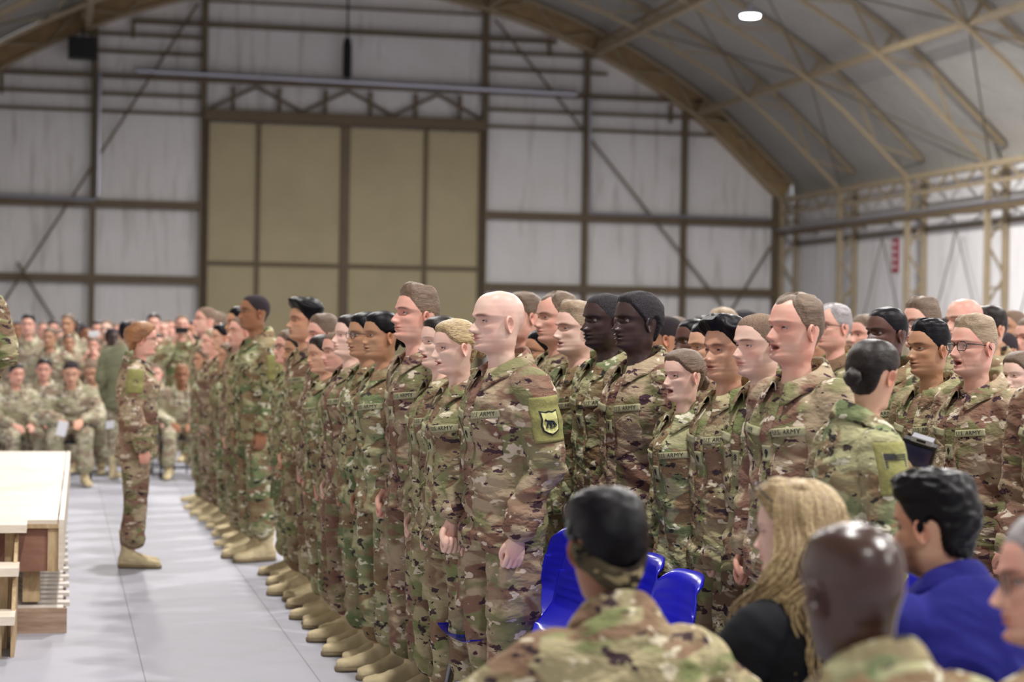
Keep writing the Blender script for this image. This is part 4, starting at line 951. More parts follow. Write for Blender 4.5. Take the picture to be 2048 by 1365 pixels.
# --- first rank, nearest first
G1 = 'soldiers standing in the front rank'
R = dict(group=G1)
who('bald soldier with a moustache and wolf patch, nearest in the front rank', 1001, 582, 7.75, 104, face='m4', hair='bald', skin='pale', rich=2, jv=1, fx=dict(mustache=.95, browd=1., browt=1.2, stubble=.22, red=.35, jaww=.06, neck=1.08, ear=1.08), bulk=1.03, camm='camo_brown', pname='walk', txt=('U.S. ARMY', None), **R)
who('blonde woman soldier with low bun standing just behind the bald soldier', 918, 632, 8.2, 104, sex='f', face='f2', hair='pulled', hcol='blonde', skin='pale', rich=2, jv=2, hairextra='bun', rot=(-4,0,0), fx=dict(mouth=.35, nose=.027), camm='camo', **R)
who('dark haired woman soldier singing, between blonde woman and tall brown haired man', 884, 627, 8.65, 105, sex='f', face='f1', hair='pulled', hcol='dark', skin='pale', rich=2, jv=3, fx=dict(mouth=.7), camm='camo', rot=(2,0,0), **R)
who('tall brown haired soldier with faded sides and long neck in the front rank', 833, 571, 9.1, 106, face='m2', hair='fade', hcol='brown', skin='pink', rich=2, jv=4, rot=(5,0,0), fx=dict(jaww=-.02), camm='camo_brown', **R)
who('woman soldier with brown skin and pulled back black hair, no glasses', 768, 618, 9.6, 105, sex='f', face='f3', hair='pulled', hcol='black', skin='olive', rich=2, jv=5, hairextra='bun', fx=dict(mouth=.2), camm='camo_green', **R)
who('woman soldier with brown skin and thin glasses in the front rank', 736, 620, 10.05, 105, sex='f', face='f3', hair='pulled', hcol='black', skin='olive', rich=1, jv=2, glass='round', fx=dict(mouth=.25), camm='camo_green', q=.8, **R)
who('pale woman soldier with high forehead and greying dark hair', 702, 625, 10.5, 106, sex='f', face='f2', hair='pulled', hcol='dark', skin='pale', rich=1, jv=3, rot=(5,0,0), q=.8, camm='camo_brown', **R)
who('pink faced soldier almost hidden behind the high foreheaded woman', 684, 662, 10.95, 103, face='m1', hair='buzz', hcol='buzzbrown', skin='pink', rich=1, jv=1, q=.7, rot=(-4,0,0), **R)
who('short woman soldier with smooth dark hair looking down, in front of crew cut man', 653, 665, 11.3, 101, sex='f', face='f1', hair='pulled', hcol='dark', skin='warm', rich=1, jv=5, rot=(-5,0,0), q=.8, camm='camo_green', **R)
who('soldier with sandy crew cut beside the tall slick haired man', 650, 628, 11.75, 105, face='m1', hair='flat', hcol='brown', skin='pink', rich=1, jv=2, q=.8, camm='camo_brown', **R)
who('tall soldier with thick slicked black hair in the middle of front rank', 612, 597, 12.3, 105, face='m2', hair='slick', hcol='black', skin='tan', rich=1, jv=4, q=.8, rot=(3,0,0), **R)
who('tan skinned soldier with a short beard behind the chin of slick haired man', 598, 668, 12.8, 103, face='m3', hair='short', hcol='dark', skin='olive', rich=1, jv=1, q=.7, fx=dict(stubble=.6), camm='camo_green', **R)
who('soldier with small glasses peering past the slick haired man', 580, 660, 13.3, 103, face='m1', hair='short', hcol='brown', skin='pink', glass=True, rich=1, jv=2, q=.7, camm='camo_green', **R)
who('tall soldier with brown skin, fade haircut and green sleeve patch, left of front rank gap', 511, 590, 14.25, 103, face='m3', hair='buzz', hcol='buzzdark', skin='brown', rich=1, jv=3, q=.75, camm='camo_green', patch='oval', rot=(2,0,0), fx=dict(lipred=.3), **R)
G2 = 'soldiers in the far part of the front rank'
for i, (lb, px, y, z, kw) in enumerate([
 ('pink faced soldier close behind the tall brown skinned man', 487, 632, 14.9, dict(skin='pink', hair='buzz', face='m2')),
 ('black haired soldier with olive skin beyond the tall brown skinned man', 481, 614, 15.6, dict(skin='olive', hair='short', hcol='black', face='m3')),
 ('short woman soldier with tan face at shoulder height of her neighbours', 459, 683, 15.2, dict(skin='tan', hair='pulled', hcol='brown', sex='f', face='f1')),
 ('woman soldier with dark hair tied back in far part of the front rank', 447, 645, 16.2, dict(skin='warm', hair='pulled', hcol='black', sex='f', face='f1', hairextra='bun')),
 ('pink cheeked soldier with pale brows between two women in front rank', 426, 656, 16.9, dict(skin='pink', hair='short', hcol='light', sex='f', face='f2')),
 ('very short tan soldier half hidden at the far end of front rank', 408, 695, 17.2, dict(skin='tan', hair='short', hcol='brown', sex='f', face='f1')),
 ('pale soldier with cropped fair hair and open mouth, farthest tall man of front rank', 411, 615, 17.9, dict(skin='pink', hair='buzz', face='m2', rot=(6,0,0))),
 ('dark haired soldier behind the fair haired man at far end', 436, 624, 20, dict(skin='tan', hair='short', hcol='brown')),
 ('dark haired soldier in shadow behind the far end of front rank', 453, 632, 21, dict(skin='brown', hair='short', hcol='black')),
 ]):
    kw.setdefault('rich', 0); who(lb, px, y, z, 103, jv=1+i % 4, q=.5, vox=.012, hvox=.005, camm=('camo', 'camo_brown', 'camo_green')[i % 3], group=G2, patch=None, bootvox=.009, **kw)
# --- second rank
G3 = 'soldiers standing in the second rank'; R = dict(group=G3)
who('deep skinned soldier with short textured black hair, right end of the second rank', 1277, 583, 8.4, 105, face='m3', hair='afro', hcol='curly', skin='deep', rich=2, jv=3, fx=dict(mouth=.25, stubble=.1, lips=1.7), patch='oval', camm='camo_brown', rot=(2,0,0), **R)
who('bearded deep skinned soldier left of the textured haired soldier', 1214, 587, 8.85, 105, face='m3', hair='buzz', hcol='curly', skin='deep', rich=2, jv=1, fx=dict(stubble=.8, mouth=.15), camm='camo_green', rot=(0,0,0), **R)
who('young soldier with sharp nose, light cropped hair and olive sleeve patch', 1157, 602, 9.3, 105, face='m4', hair='flat', hcol='light', skin='pale', rich=2, jv=4, q=.85, fx=dict(mouth=.3, red=.3), patch='oval', camm='camo_green', **R)
who('heavy faced pink soldier with receding brown hair in the second rank', 1117, 583, 9.8, 105, face='m5', hair='recede', hcol='brown', skin='pink', rich=1, jv=1, q=.85, fx=dict(dbl=.006, red=.4), bulk=1.1, **R)
who('short soldier with glasses and black hair behind bald soldier\'s shoulder', 1086, 656, 10.2, 103, sex='f', face='f1', hair='short', hcol='black', skin='tan', glass=True, rich=1, jv=2, q=.75, **R)
who('brown haired soldier whose head shows just behind the bald crown', 1050, 584, 10.8, 105, face='m1', hair='short', hcol='brown', skin='pink', rich=1, jv=3, q=.7, **R)
who('deep skinned soldier glimpsed between the bald and heavy faced soldiers', 1081, 602, 11.7, 105, face='m3', hair='buzz', hcol='curly', skin='dark', rich=0, jv=4, q=.6, **R)
# --- third rank
G4 = 'soldiers standing in the third rank'; R = dict(group=G4)
who('tall soldier with tousled brown hair and open mouth, third rank near end', 1592, 586, 7.0, 108, face='m2', hair='recede', hcol='brown', skin='pink', rich=2, jv=2, fx=dict(mouth=.6, red=.35, browd=.5), camm='camo_brown', rot=(3,0,0), rank='spade', txt=('U.S. ARMY', 'HIR'), **R)
who('pale soldier with very short hair looking down, beside the tall tousled soldier', 1525, 627, 7.4, 108, face='m4', hair='buzz', hcol='buzzbrown', skin='pale', rich=2, jv=4, fx=dict(red=.5, lidclose=.45, lips=1.1, jawk=-.03), rot=(-3,0,0), rank='chev', **R)
who('soldier with swept up black hair and shaved sides in the third rank', 1456, 630, 7.62, 103, face='m5', hair='slick', hcol='black', skin='warm', rich=2, jv=1, fx=dict(lips=1.4, mouth=.1, browd=1., browt=1.3, stubble=.15), rot=(0,14,0), **R)
who('short woman soldier with braided brown bun speaking, in front of rank three', 1371, 697, 7.85, 104, sex='f', face='f2', hair='pulled', hcol='brown', skin='pale', rich=2, jv=5, hairextra='braid', fx=dict(mouth=.9), camm='camo_green', rot=(-2,8,0), hs=.92, patch=None, **R)
for i, (lb, px, y, z, kw) in enumerate([
 ('soldier with long nose seen just left of the swept up black hair', 1422, 642, 9.3, dict(skin='warm', face='m4', hair='short', hcol='black', rot=(-3,0,0))),
 ('dark skinned soldier with short black hair between two ranks', 1391, 638, 9.9, dict(skin='dark', face='m3', hair='buzz', hcol='black', fx=dict(lips=1.5))),
 ('brown skinned soldier facing away beside the textured haired soldier', 1335, 633, 10.2, dict(skin='tan', face='m3', hair='buzz', hcol='buzzdark', rot=(0,-35,0))),
 ('fair haired soldier whose forehead rises behind the swept up black hair', 1447, 616, 12.5, dict(skin='pink', hair='short', hcol='light')),
 ('soldier with domed black hair behind the third rank', 1490, 620, 12.0, dict(skin='deep', face='m3', hair='afro', hcol='curly')),
 ('reddish soldier partly hidden behind the brown skinned soldier', 1352, 634, 12.4, dict(skin='tan', hair='short', hcol='brown')),
 ('brown haired soldier low behind the short dark skinned soldier', 1408, 632, 12.9, dict(skin='warm', hair='short', hcol='dark')),
 ]): who(lb, px, y, z, 104, jv=1+i % 4, q=.65, rich=0, vox=.011, group='soldiers glimpsed behind the third rank', patch=None, bootvox=.009, **kw)
# --- fourth rank and beyond
G5 = 'soldiers standing in the fourth rank'; R = dict(group=G5)
who('soldier with square black glasses and wolf patch at right, speaking', 1952, 628, 8.0, 105, face='m2', hair='fade', hcol='light', skin='pink', glass=True, rich=2, jv=3, fx=dict(mouth=.7, red=.3, browd=.5), camm='camo_brown', txt=('U.S. ARMY', 'PRI'), **R)
who('soldier with spiky black hair and tan skin left of the glasses wearer', 1862, 638, 8.5, 105, face='m3', hair='flat', hcol='black', skin='olive', rich=2, jv=4, fx=dict(nosew=1.1, lips=1.2, mouth=.1, browd=1., browt=1.2), **R)
who('dark skinned soldier with high fade looking over the photographer\'s head', 1777, 614, 8.9, 108, face='m3', hair='buzz', hcol='black', skin='dark', rich=1, jv=1, q=.9, fx=dict(nose=.025, lips=1.3), patch='oval', camm='camo_green', **R)
who('soldier with combed brown hair and thin glasses behind spiky haired man', 1847, 595, 10.1, 108, face='m1', hair='fade', hcol='brown', skin='pink', glass='round', rich=0, jv=2, q=.7, **R)
who('second bald soldier, standing behind the black glasses wearer', 1931, 598, 10.7, 105, face='m2', hair='bald', skin='pink', rich=0, jv=3, q=.7, bulk=1.08, **R)
who('older grey haired soldier with wire glasses behind the tousled soldier', 1670, 607, 11.1, 105, face='m5', hair='recede', hcol='grey', skin='pink', glass='round', rich=0, jv=4, q=.7, fx=dict(dbl=.005), **R)
for i, (lb, px, y, z, kw) in enumerate([
 ('dark haired soldier between the second bald soldier and the wall', 1981, 611, 11.3, dict(skin='warm', hair='short', hcol='dark')),
 ('cropped soldier just right of the tousled soldier\'s ear', 1642, 650, 10.8, dict(skin='tan', hair='buzz', hcol='buzzdark')),
 ('plump cheeked soldier with short brown hair left of the dark skinned soldier', 1733, 629, 12.2, dict(skin='pink', face='m5', hair='short', hcol='brown')),
 ('small pale soldier lowest in the gap left of dark skinned soldier', 1713, 653, 13.2, dict(skin='pale', hair='short', hcol='brown')),
 ('soldier with sunburnt shaved head at far right beside the wall', 2027, 621, 13.5, dict(skin='tan', hair='buzz', hcol='buzzbrown')),
 ('low standing soldier with dark cap of hair behind the glasses wearer', 2008, 664, 11.5, dict(skin='tan', hair='buzz', hcol='buzzdark')),
 ('pink faced soldier cut off by the right edge of the photo', 2062, 636, 12, dict(skin='pink', hair='short', hcol='brown')),
 ('black haired soldier beyond the spiky haired man at right', 1905, 634, 12.6, dict(skin='brown', hair='short', hcol='black')),
 ]): who(lb, px, y, z, 106, jv=1+i % 4, q=.6, rich=0, vox=.011, group='soldiers glimpsed behind the fourth rank', patch=None, bootvox=.009, **kw)
who('woman soldier with smooth brown hair glancing down at the right edge', 2046, 697, 9.3, 101, sex='f', face='f1', hair='pulled', hcol='brown', skin='pale', rich=0, jv=2, q=.8, fx=dict(lidclose=.5), rot=(-6,10,0), **R)
who('soldier whose chest with part of a name tape fills the right edge', 2150, 600, 7.0, 118, face='m1', hair='buzz', skin='pink', rich=2, jv=1, camm='camo_brown', txt=('U.S. ARMY', 'ROMA'), **R)
# --- leader, photographer and person on the steps
who('auburn haired woman soldier with glasses pacing the open floor beside the stage', 283, 640, 13.7, -90, sex='f', face='f2', hair='bob', hcol='red', skin='pink', glass='round', rich=1, jv=2, q=.8, pname='closed', fx=dict(mouth=.1), patch='both', camm='camo_brown', rot=(-2,0,0))
who('person in camouflage standing on the steps, cut off by left edge', -90, 472, 10.3, 8, floor=.42, face='m1', hair='short', hcol='brown', skin='pink', rich=0, jv=1, pname='bent')
PH = who('woman soldier with dark bun and flag sleeve patch, raising a small camera', 1742, 670, 6.25, -86, sex='f', face='f1', hair='pulled', hcol='dark', skin='warm', rich=1, jv=3, hairextra='bun', pname='shoot', bulk=.96, patch='flag', camm='camo_green', rot=(-8,30,0))
# --- seated in the foreground, seen from behind
G6 = 'people seated in the foreground'; R = dict(group=G6)
F1 = who('seated soldier with black hair and camouflage headband, back to us', 1215, 962, 4.55, 6, True, sex='f', face='f3', hair=dict(STY['thick'], rough=.2, top=.024, noburn=1), hcol='black', skin='brown', rich=0, jv=1, hz=1.532, hs=1.04, bulk=1.15, pname='sitwide', jopt=dict(amp=1.5), **R)
F2 = who('seated woman with long wavy blonde hair and a black top', 1596, 944, 5.0, 20, True, rot=(0,32,0), sex='f', face='f1', hair='thick', hcol='blonde', skin='pale', rich=0, jv=2, collar=False, tee=False, jm=None, **R)
F3 = who('seated soldier with shiny bald dark head in the foreground', 1708, 1037, 3.5, 17, True, face='m5', hair='bald', skin='umber', rich=0, jv=3, hz=1.503, hs=1.02, bulk=1.12, camm='camo_green', fx=dict(neck=1.12), **R)
F4 = who('seated bearded man with black hair and a blue polo shirt', 1874, 934, 4.95, 18, True, rot=(0,20,0), face='m3', hair='thick', hcol='black', skin='warm', rich=0, jv=4, hz=1.508, fx=dict(stubble=1.), collar=False, tee=False, bulk=1.1, **R)
F5 = who('seated grey haired soldier with dark glasses at the lower right corner', 2118, 1018, 3.75, 28, True, rot=(0,45,0), face='m2', hair='short', hcol='grey', skin='pink', glass=True, rich=0, jv=1, camm='camo_green', hz=1.508, **R)
def swap(root, part, mat):
    for o in root.children:
        if o.name.split('.')[0] == part:
            for s in o.material_slots: s.link = 'OBJECT'; s.material = mat
M['polo'] = mottled('blue polo knit', (28,28,112), .8, var=.12, scale=40, bump=.2, spec=.2)
M['blacktop'] = mottled('black knit top', (18,18,24), .8, var=.2, scale=30, spec=.2); M['jeans'] = mottled('dark trousers', (40,44,60), .8, var=.2)
swap(F2, 'jacket', M['blacktop']); swap(F2, 'trousers', M['jeans']); swap(F4, 'jacket', M['polo']); swap(F4, 'trousers', M['jeans'])
for r, nm in ((F2, 'blouse'), (F4, 'polo_shirt')):
    for o in r.children:
        if o.name.startswith('jacket'): o.name = nm
# ---------------------------------------------------------------- far crowd on the left, facing us
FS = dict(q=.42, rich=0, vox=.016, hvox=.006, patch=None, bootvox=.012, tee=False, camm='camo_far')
CR_ = 'standing onlookers at the far left'
rows = [(14,640,25,'pink','short','brown','beside the man on the steps, topmost at the left edge'),(34,644,27,'brown','buzz','buzzdark','with brown skin beside the left edge'),(57,629,23.5,'pink','short','black','tall with black hair, tallest at the far left'),
 (86,644,28,'pink','buzz','buzzbrown','with cropped hair right of the tallest man'),(107,641,27,'pink','short','dark','with dark hair, third tall head from left'),(137,629,24.5,'tan','short','brown','tall with brown hair left of the gable post'),
 (158,645,28,'deep','buzz','black','dark skinned, in front of the gable post'),(172,652,27,'brown','buzz','buzzdark','brown skinned, low beside the gable post'),(197,642,26,'pink','short','dark','dark haired, right of the gable post'),
 (214,641,25,'pale','buzz','buzzbrown','pale with shiny forehead right of gable post'),(233,647,27,'pink','buzz','buzzbrown','low pink face left of auburn hair'),(308,628,25,'pink','short','dark','just right of the auburn hair, uppermost'),
 (325,641,24.5,'pink','recede','brown','pink face right of the auburn haired woman'),(341,640,28,'pink','buzz','buzzbrown','small pink face between two taller ones'),(385,643,27,'tan','short','dark','beside the fair haired end of front rank'),
 (100,656,23,'tan','short','brown','shorter, in front of the tall black haired man'),(138,667,22.6,'tan','pulled','brown','woman with tied hair in second row'),(120,660,26,'pink','short','brown','behind the tied haired woman'),(66,662,27,'pink','short','brown','half hidden behind the tallest man'),
 (150,640,30,'brown','short','dark','farthest behind the row near post'),(262,640,29,'pink','short','brown','hidden behind auburn hair'),(355,655,29,'pink','buzz','buzzbrown','farthest behind the phone holder')]
rs = random.Random(3)
for i, (px, y, z, s, h, hc, wh) in enumerate(rows):
    who('onlooker in camouflage %s' % wh, px, y, z, 180+rs.uniform(-25, 20), skin=s, hair=h, hcol=hc, jv=1+i % 3, group=CR_, sex='f' if h == 'pulled' else 'm', face=('m1','m2','m5')[i % 3], **FS)
who('onlooker filming with a black phone held before the face', 364, 631, 23.5, 180, skin='pink', hair='buzz', hcol='buzzbrown', jv=1, pname='phone', face='m1', **dict(FS, camm='camo_green'))
who('woman onlooker holding up a white phone behind the seated row', 187, 672, 22.8, 175, sex='f', skin='pink', hair='pulled', hcol='brown', jv=1, pname='phone', face='f1', **FS)
who('onlooker with black hair and dark jacket behind the seated row', 224, 657, 23.5, 200, skin='deep', hair='afro', hcol='curly', jv=2, face='m3', **dict(FS, camm='camo_brown'))
who('onlooker in olive fleece turned away, left of auburn hair', 252, 643, 21.5, -30, skin='tan', hair='buzz', hcol='black', jv=3, face='m1', jm=M['fleece'], bulk=1.15, **FS)
for px, y, z, d in ((315,668,24,0),(335,672,25,1),(384,670,24,2),(20,672,25,3),(44,676,24.5,4),(222,676,25,5),(168,675,25,6)):
    who('onlooker in camouflage in the packed second row, %s' % ('right of auburn hair','left of the phone holder','beside front rank end','at the left edge','second from the left edge','under the dark jacket','left of white phone')[d], px, y, z, 180+rs.uniform(-20, 20), skin=('pink','tan','brown','warm')[d % 4], hair='short', hcol=('dark','brown','black')[d % 3], jv=1+d % 3, group=CR_, face='m1', **FS)
G7 = 'onlookers seated in the far row'
for i, (px, y, z, az, s, h, hc, lb) in enumerate([(33,725,21.2,200,'pink','short','dark','leftmost clear face, looking right'),(88,716,20.9,178,'pink','short','dark','second from the left, dark haired'),(143,721,20.6,180,'warm','buzz','buzzdark','middle, holding a white paper'),
 (184,722,20.6,168,'warm','buzz','buzzbrown','leaning sideways left of auburn haired woman'),(203,711,21.8,185,'pink','bald',None,'bald, behind the leaning one'),(311,727,22.6,180,'pink','buzz','buzzbrown','just right of auburn haired woman'),(364,727,21.9,180,'brown','short','red','brown skinned with reddish cropped hair'),(-14,728,21.3,180,'pink','short','brown','cut off at the left edge'),(226,728,21.4,176,'pink','short','brown','half hidden behind the auburn haired woman')]):
    who('onlooker seated in the far row, %s' % lb, px, y, z, az, True, skin=s, hair=h, hcol=hc or 'black', jv=1+i % 3, group=G7, face='m5', pname='sitlean' if i in (2, 3) else 'sit', **FS)
# ---------------------------------------------------------------- stage, steps, pallets
def wood(name, a, b, st=(1,12,12), rough=.6):
    t = NT(name); f = t.noise(t.coord(st, True), 3, 4, .65, .8); m = t.mix(t.ramp(f, .35, .65), lin(a), lin(b)); t.bump(f, .15, .01); return t.set(m, rough, 0, .25)
M['ply'] = wood('pale plywood', (222,208,190), (236,226,212), (1.5,9,9), .42); M['plyedge'] = wood('plywood edge', (176,150,116), (202,178,146)); M['redply'] = wood('reddish plywood', (136,98,82), (164,122,104), (1,8,2))
M['pine'] = wood('pine timber', (176,148,112), (206,182,146), (8,8,1.5)); M['pallet'] = wood('weathered pallet wood', (150,124,106), (182,158,138)); M['palletlight'] = wood('pale pallet board', (206,196,186), (222,214,206))
st = empty('stage', (0, 0, 0)); tag(st, 'low plywood stage on timber legs at left of the open floor', 'stage')
for k in range(3):
    mb = MB()
    for j in range(4): mb.box((-4.03+j*1.01, 11.05+k*2.0, .578), (-4.03+j*1.01+1.005, 11.05+k*2.0+1.995, .60))
    mb.build('deck_panel', M['ply'], st)
mb = MB(); mb.box((.012, 11.05, .33), (.040, 17.05, .601)); mb.build('side_skirt', M['ply'], st)
mb = MB(); mb.box((-4, 11.08, .32), (-.045, 11.10, .555)); mb.build('front_apron', M['redply'], st)
mb = MB(); mb.box((-.045, 11.065, .32), (.012, 11.115, .575)); mb.box((-4, 11.05, .555), (.012, 11.09, .578)); mb.box((-4, 13.0, .44), (0, 13.05, .575)); mb.box((-4, 15.0, .44), (0, 15.05, .575)); mb.build('frame', M['pine'], st)
for x, y in ((-.13, 11.2), (-1.9, 11.2), (-.13, 13.1), (-.13, 15.1), (-.13, 16.8), (-1.9, 15.1)): MB().box((x-.045, y-.05, .145), (x+.045, y+.05, .578)).build('leg', M['pine'], st)
st.rotation_euler.z = -.0105; st.location = (-.118, 0, 0)
for k in range(5):
    r = empty('pallet', (-.56, 11.55+k*1.16, 0)); tag(r, 'weathered pallet under the stage edge, %s' % ('nearest to the steps', 'second from the steps', 'middle of five', 'fourth from the steps', 'farthest from the steps')[k], 'pallet', 'pallets under the stage')
    for j in range(6): MB().box((-.6, -.55+j*.20, .112), (.635 if j % 2 else .60, -.55+j*.20+.11, .134)).build('deck_board', M['palletlight'], r)
    for x in (-.58, 0, .56): MB().box((x-.02, -.55, .022), (x+.025, .55, .112)).build('stringer', M['pallet'], r)
    for j in range(3): MB().box((-.6, -.55+j*.47, 0), (.62, -.55+j*.47+.14, .022)).build('bottom_board', M['pallet'], r)
    MB().box((-.60, -.575, 0), (.62, -.55, .132)).build('end_board', M['pallet'], r)
sp = empty('wooden_steps', (0, 0, 0)); tag(sp, 'three tread timber steps leading up to front of the stage', 'steps')
for z, y0, y1, x1 in ((.60,10.78,11.04,-.155),(.42,10.38,10.66,-.185),(.22,10.06,10.34,-.195)): MB().box((-1.35, y0, z-.042), (x1, y1, z)).build('tread', M['ply'] , sp)
for z, y, x in ((.558,10.86,-.24),(.378,10.48,-.26),(.178,10.16,-.28)):
    for dx in (0, -1.0): MB().box((x-.025+dx, y, 0), (x+.022+dx, y+.09, z)).build('post', M['pine'], sp)
for dx in (-.215, -1.28): MB().add([(dx,10.2,.0),(dx,10.95,.0),(dx,10.95,.555),(dx,10.80,.50),(dx,10.42,.33),(dx,10.2,.16),(dx+.018,10.2,.0),(dx+.018,10.95,.0),(dx+.018,10.95,.555),(dx+.018,10.80,.50),(dx+.018,10.42,.33),(dx+.018,10.2,.16)], [(0,1,2,3,4,5),(11,10,9,8,7,6),(0,6,7,1),(1,7,8,2),(2,8,9,3),(3,9,10,4),(4,10,11,5),(5,11,6,0)]).build('stringer', M['pine'], sp)
# ---------------------------------------------------------------- chairs
M['blue'] = mottled('glossy blue plastic', (20,24,190), .25, var=.05, spec=.6); M['chrome'] = mottled('grey tube metal', (120,122,130), .3, .7, var=.05)
M['greyplastic'] = mottled('grey chair metal', (150,152,164), .35, .2, var=.06); M['darkplastic'] = mottled('dark chair metal', (46,46,58), .45, .1, var=.1)
def blue_chair():
    r = empty('plastic_chair'); nx, ny = 25, 60; V = []
    for side in (0, 1):
        for j in range(ny):
            t = j/(ny-1)
            for i in range(nx):
                u = i/(nx-1)*2-1; hw = .235-.035*max(0, (t-.55)/.45)-.03*max(0, (t-.88)/.12)**2*1.0
                if t < .45: y = .24-t/.45*.42; z = .44-.012*(1-u*u)+.015*abs(u)**4
                else: k = (t-.45)/.55; y = -.18-.06*min(1, k*3)-.09*k-.02*k*k+.05*u*u*k; z = .44+.36*k**1.25-(.03*abs(u)**6 if k > .7 else 0)
                if t > .97: y -= .028*(t-.97)/.03
                rib = .0022*math.sin(j*2.2) if .6 < t < .93 and abs(u) < .85 else 0; o_ = (.006 if side else 0)
                V.append((u*hw, y+rib-o_, z-o_*.6-(.02*(abs(u) > .95))*0))
    F = []; n = nx*ny
    for j in range(ny-1):
        for i in range(nx-1): F.append((j*nx+i, j*nx+i+1, (j+1)*nx+i+1, (j+1)*nx+i)); F.append((n+j*nx+i, n+(j+1)*nx+i, n+(j+1)*nx+i+1, n+j*nx+i+1))
    for j in range(ny-1):
        for i in (0, nx-1): F.append((j*nx+i, (j+1)*nx+i, n+(j+1)*nx+i, n+j*nx+i))
    for i in range(nx-1):
        for j in (0, ny-1): F.append((j*nx+i, j*nx+i+1, n+j*nx+i+1, n+j*nx+i))
    link('seat_shell', np_mesh('seat_shell', np.array(V), F, [M['blue']]), r)
    for s in (-1, 1):
        for a, b in (((s*.19, .16, .42), (s*.24, .24, 0)), ((s*.19, -.14, .42), (s*.24, -.26, 0))): MB().tube([a, b], .011, 8).build('leg', M['chrome'], r, True)
    return r
def at_floor(px, z): p = at(px, 670, z); return (p.x, p.y, 0)
BC = None
for px, z, az, lb in ((1204, 7.1, 95, 'blue plastic chair with ribbed back right of the headband wearer'), (1140, 7.65, 95, 'blue plastic chair edge seen just right of the black haired head'), (1014, 8.6, 98, 'tall blue plastic chair back beside the bald soldier\'s hand'), (1030, 8.05, 95, 'blue plastic chair low behind the headband wearer\'s ear'), (1696, 7.3, 95, 'blue plastic chair peeking above the polo shirt collar')):
    r = blue_chair() if BC is None else copy_tree(BC); BC = BC or r; r.location = at_floor(px, z); r.rotation_euler.z = math.radians(az); tag(r, lb, 'chair', 'blue plastic chairs behind the ranks')
def fold_chair(metal, near):
    r = empty('folding_chair'); F_ = M[metal]
    mb = MB(); V = [];
    for k in range(2): pass
    b = MB(); nx = 13
    for side in (0, 1):
        for j in range(5):
            for i in range(nx): u = i/(nx-1)*2-1; b.v.append((u*.20, -.235-.03*(1-u*u)-.02*j/4-(.008 if side else 0), .58+.20*j/4-(.025*abs(u)**6 if j == 4 else 0)))
    n = nx*5
    for j in range(4):
        for i in range(nx-1): b.f += [(j*nx+i, j*nx+i+1, (j+1)*nx+i+1, (j+1)*nx+i), (n+j*nx+i, n+(j+1)*nx+i, n+(j+1)*nx+i+1, n+j*nx+i+1)]; b.m += [0, 0]
    for j in range(4):
        for i in (0, nx-1): b.f.append((j*nx+i, (j+1)*nx+i, n+(j+1)*nx+i, n+j*nx+i)); b.m.append(0)
    for i in range(nx-1):
        for j in (0, 4): b.f.append((j*nx+i, j*nx+i+1, n+j*nx+i+1, n+j*nx+i)); b.m.append(0)
    b.build('backrest', F_, r, True); MB().box((-.195, -.19, .425), (.195, .20, .45)).build('seat', F_, r)
    for s in (-1, 1):
        MB().tube([(s*.215, -.26, .80), (s*.215, -.20, .55), (s*.215, .24, .0)], .011, 8).build('leg', M['chrome'] if metal == 'greyplastic' else F_, r, True); MB().tube([(s*.20, .17, .43), (s*.20, -.25, 0)], .011, 8).build('leg', M['chrome'] if metal == 'greyplastic' else F_, r, True)
    MB().tube([(-.215, -.26, .80), (0, -.265, .81), (.215, -.26, .80)], .012, 8).build('top_rail', F_, r, True); MB().tube([(-.2, -.19, .09), (.2, -.19, .09)], .009, 6).build('stretcher', F_, r, True); return r
fc = fold_chair('greyplastic', 0); fc.location = at_floor(346, 22.3); fc.rotation_euler.z = math.radians(182); tag(fc, 'empty grey folding chair facing us, right of the auburn haired woman', 'chair')
dc = None; names = ['under leftmost clear faced onlooker','under second onlooker from the left','under onlooker holding white paper','under the onlooker leaning sideways','under the bald onlooker','just right of the auburn haired woman','under the reddish haired onlooker','cut off at the left edge','behind the auburn haired woman\'s legs']
k = 0; kn = 0; nc_ = None; nn = ['under the soldier with headband','under the blonde woman','under the bald dark soldier','behind the blue polo shirt, its rail just showing','under the grey haired soldier']
for x, y, rz, z in SEATS:
    if z > 15:
        c = fold_chair('darkplastic', 0) if dc is None else copy_tree(dc); dc = dc or c; tag(c, 'dark folding chair '+names[k], 'chair', 'dark folding chairs in the far row'); k += 1
    else:
        c = fold_chair('greyplastic', 1) if nc_ is None else copy_tree(nc_); nc_ = nc_ or c; tag(c, 'grey folding chair '+nn[kn], 'chair', 'grey folding chairs in the foreground'); kn += 1
    c.location = (x-math.sin(rz)*.06, y+math.cos(rz)*.06, 0); c.rotation_euler.z = rz
# ---------------------------------------------------------------- things held
M['paper'] = mottled('white paper', (240,240,244), .7, var=.02); M['phonew'] = mottled('white phone', (220,222,228), .3, var=.03); M['lenscol'] = mottled('grey lens ring', (168,170,178), .3, .5, var=.05)
def held(nm, px, y, z, size, rot, mat, lb, cat):
    mb = MB(); a, b, c = size; mb.box((-a/2, -b/2, -c/2), (a/2, b/2, c/2)); o = mb.build(nm, mat); o.location = at(px, y, z); o.rotation_euler = [math.radians(q) for q in rot]; bv = o.modifiers.new('b', 'BEVEL'); bv.width = min(size)*.3; bv.segments = 2; tag(o, lb, cat); return o
held('paper_sheet', 124, 858, 20.1, (.10, .004, .16), (20, 12, 5), M['paper'], 'folded white paper held between the knees by a seated onlooker', 'paper')
held('paper_sheet', 220, 850, 20.2, (.09, .004, .09), (30, -10, 15), M['paper'], 'white paper held beside the auburn haired woman\'s sleeve', 'paper')
held('phone', 363, 661, 23.15, (.15, .01, .075), (0, 0, 0), M['black'], 'black phone held sideways in front of an onlooker\'s face', 'phone')
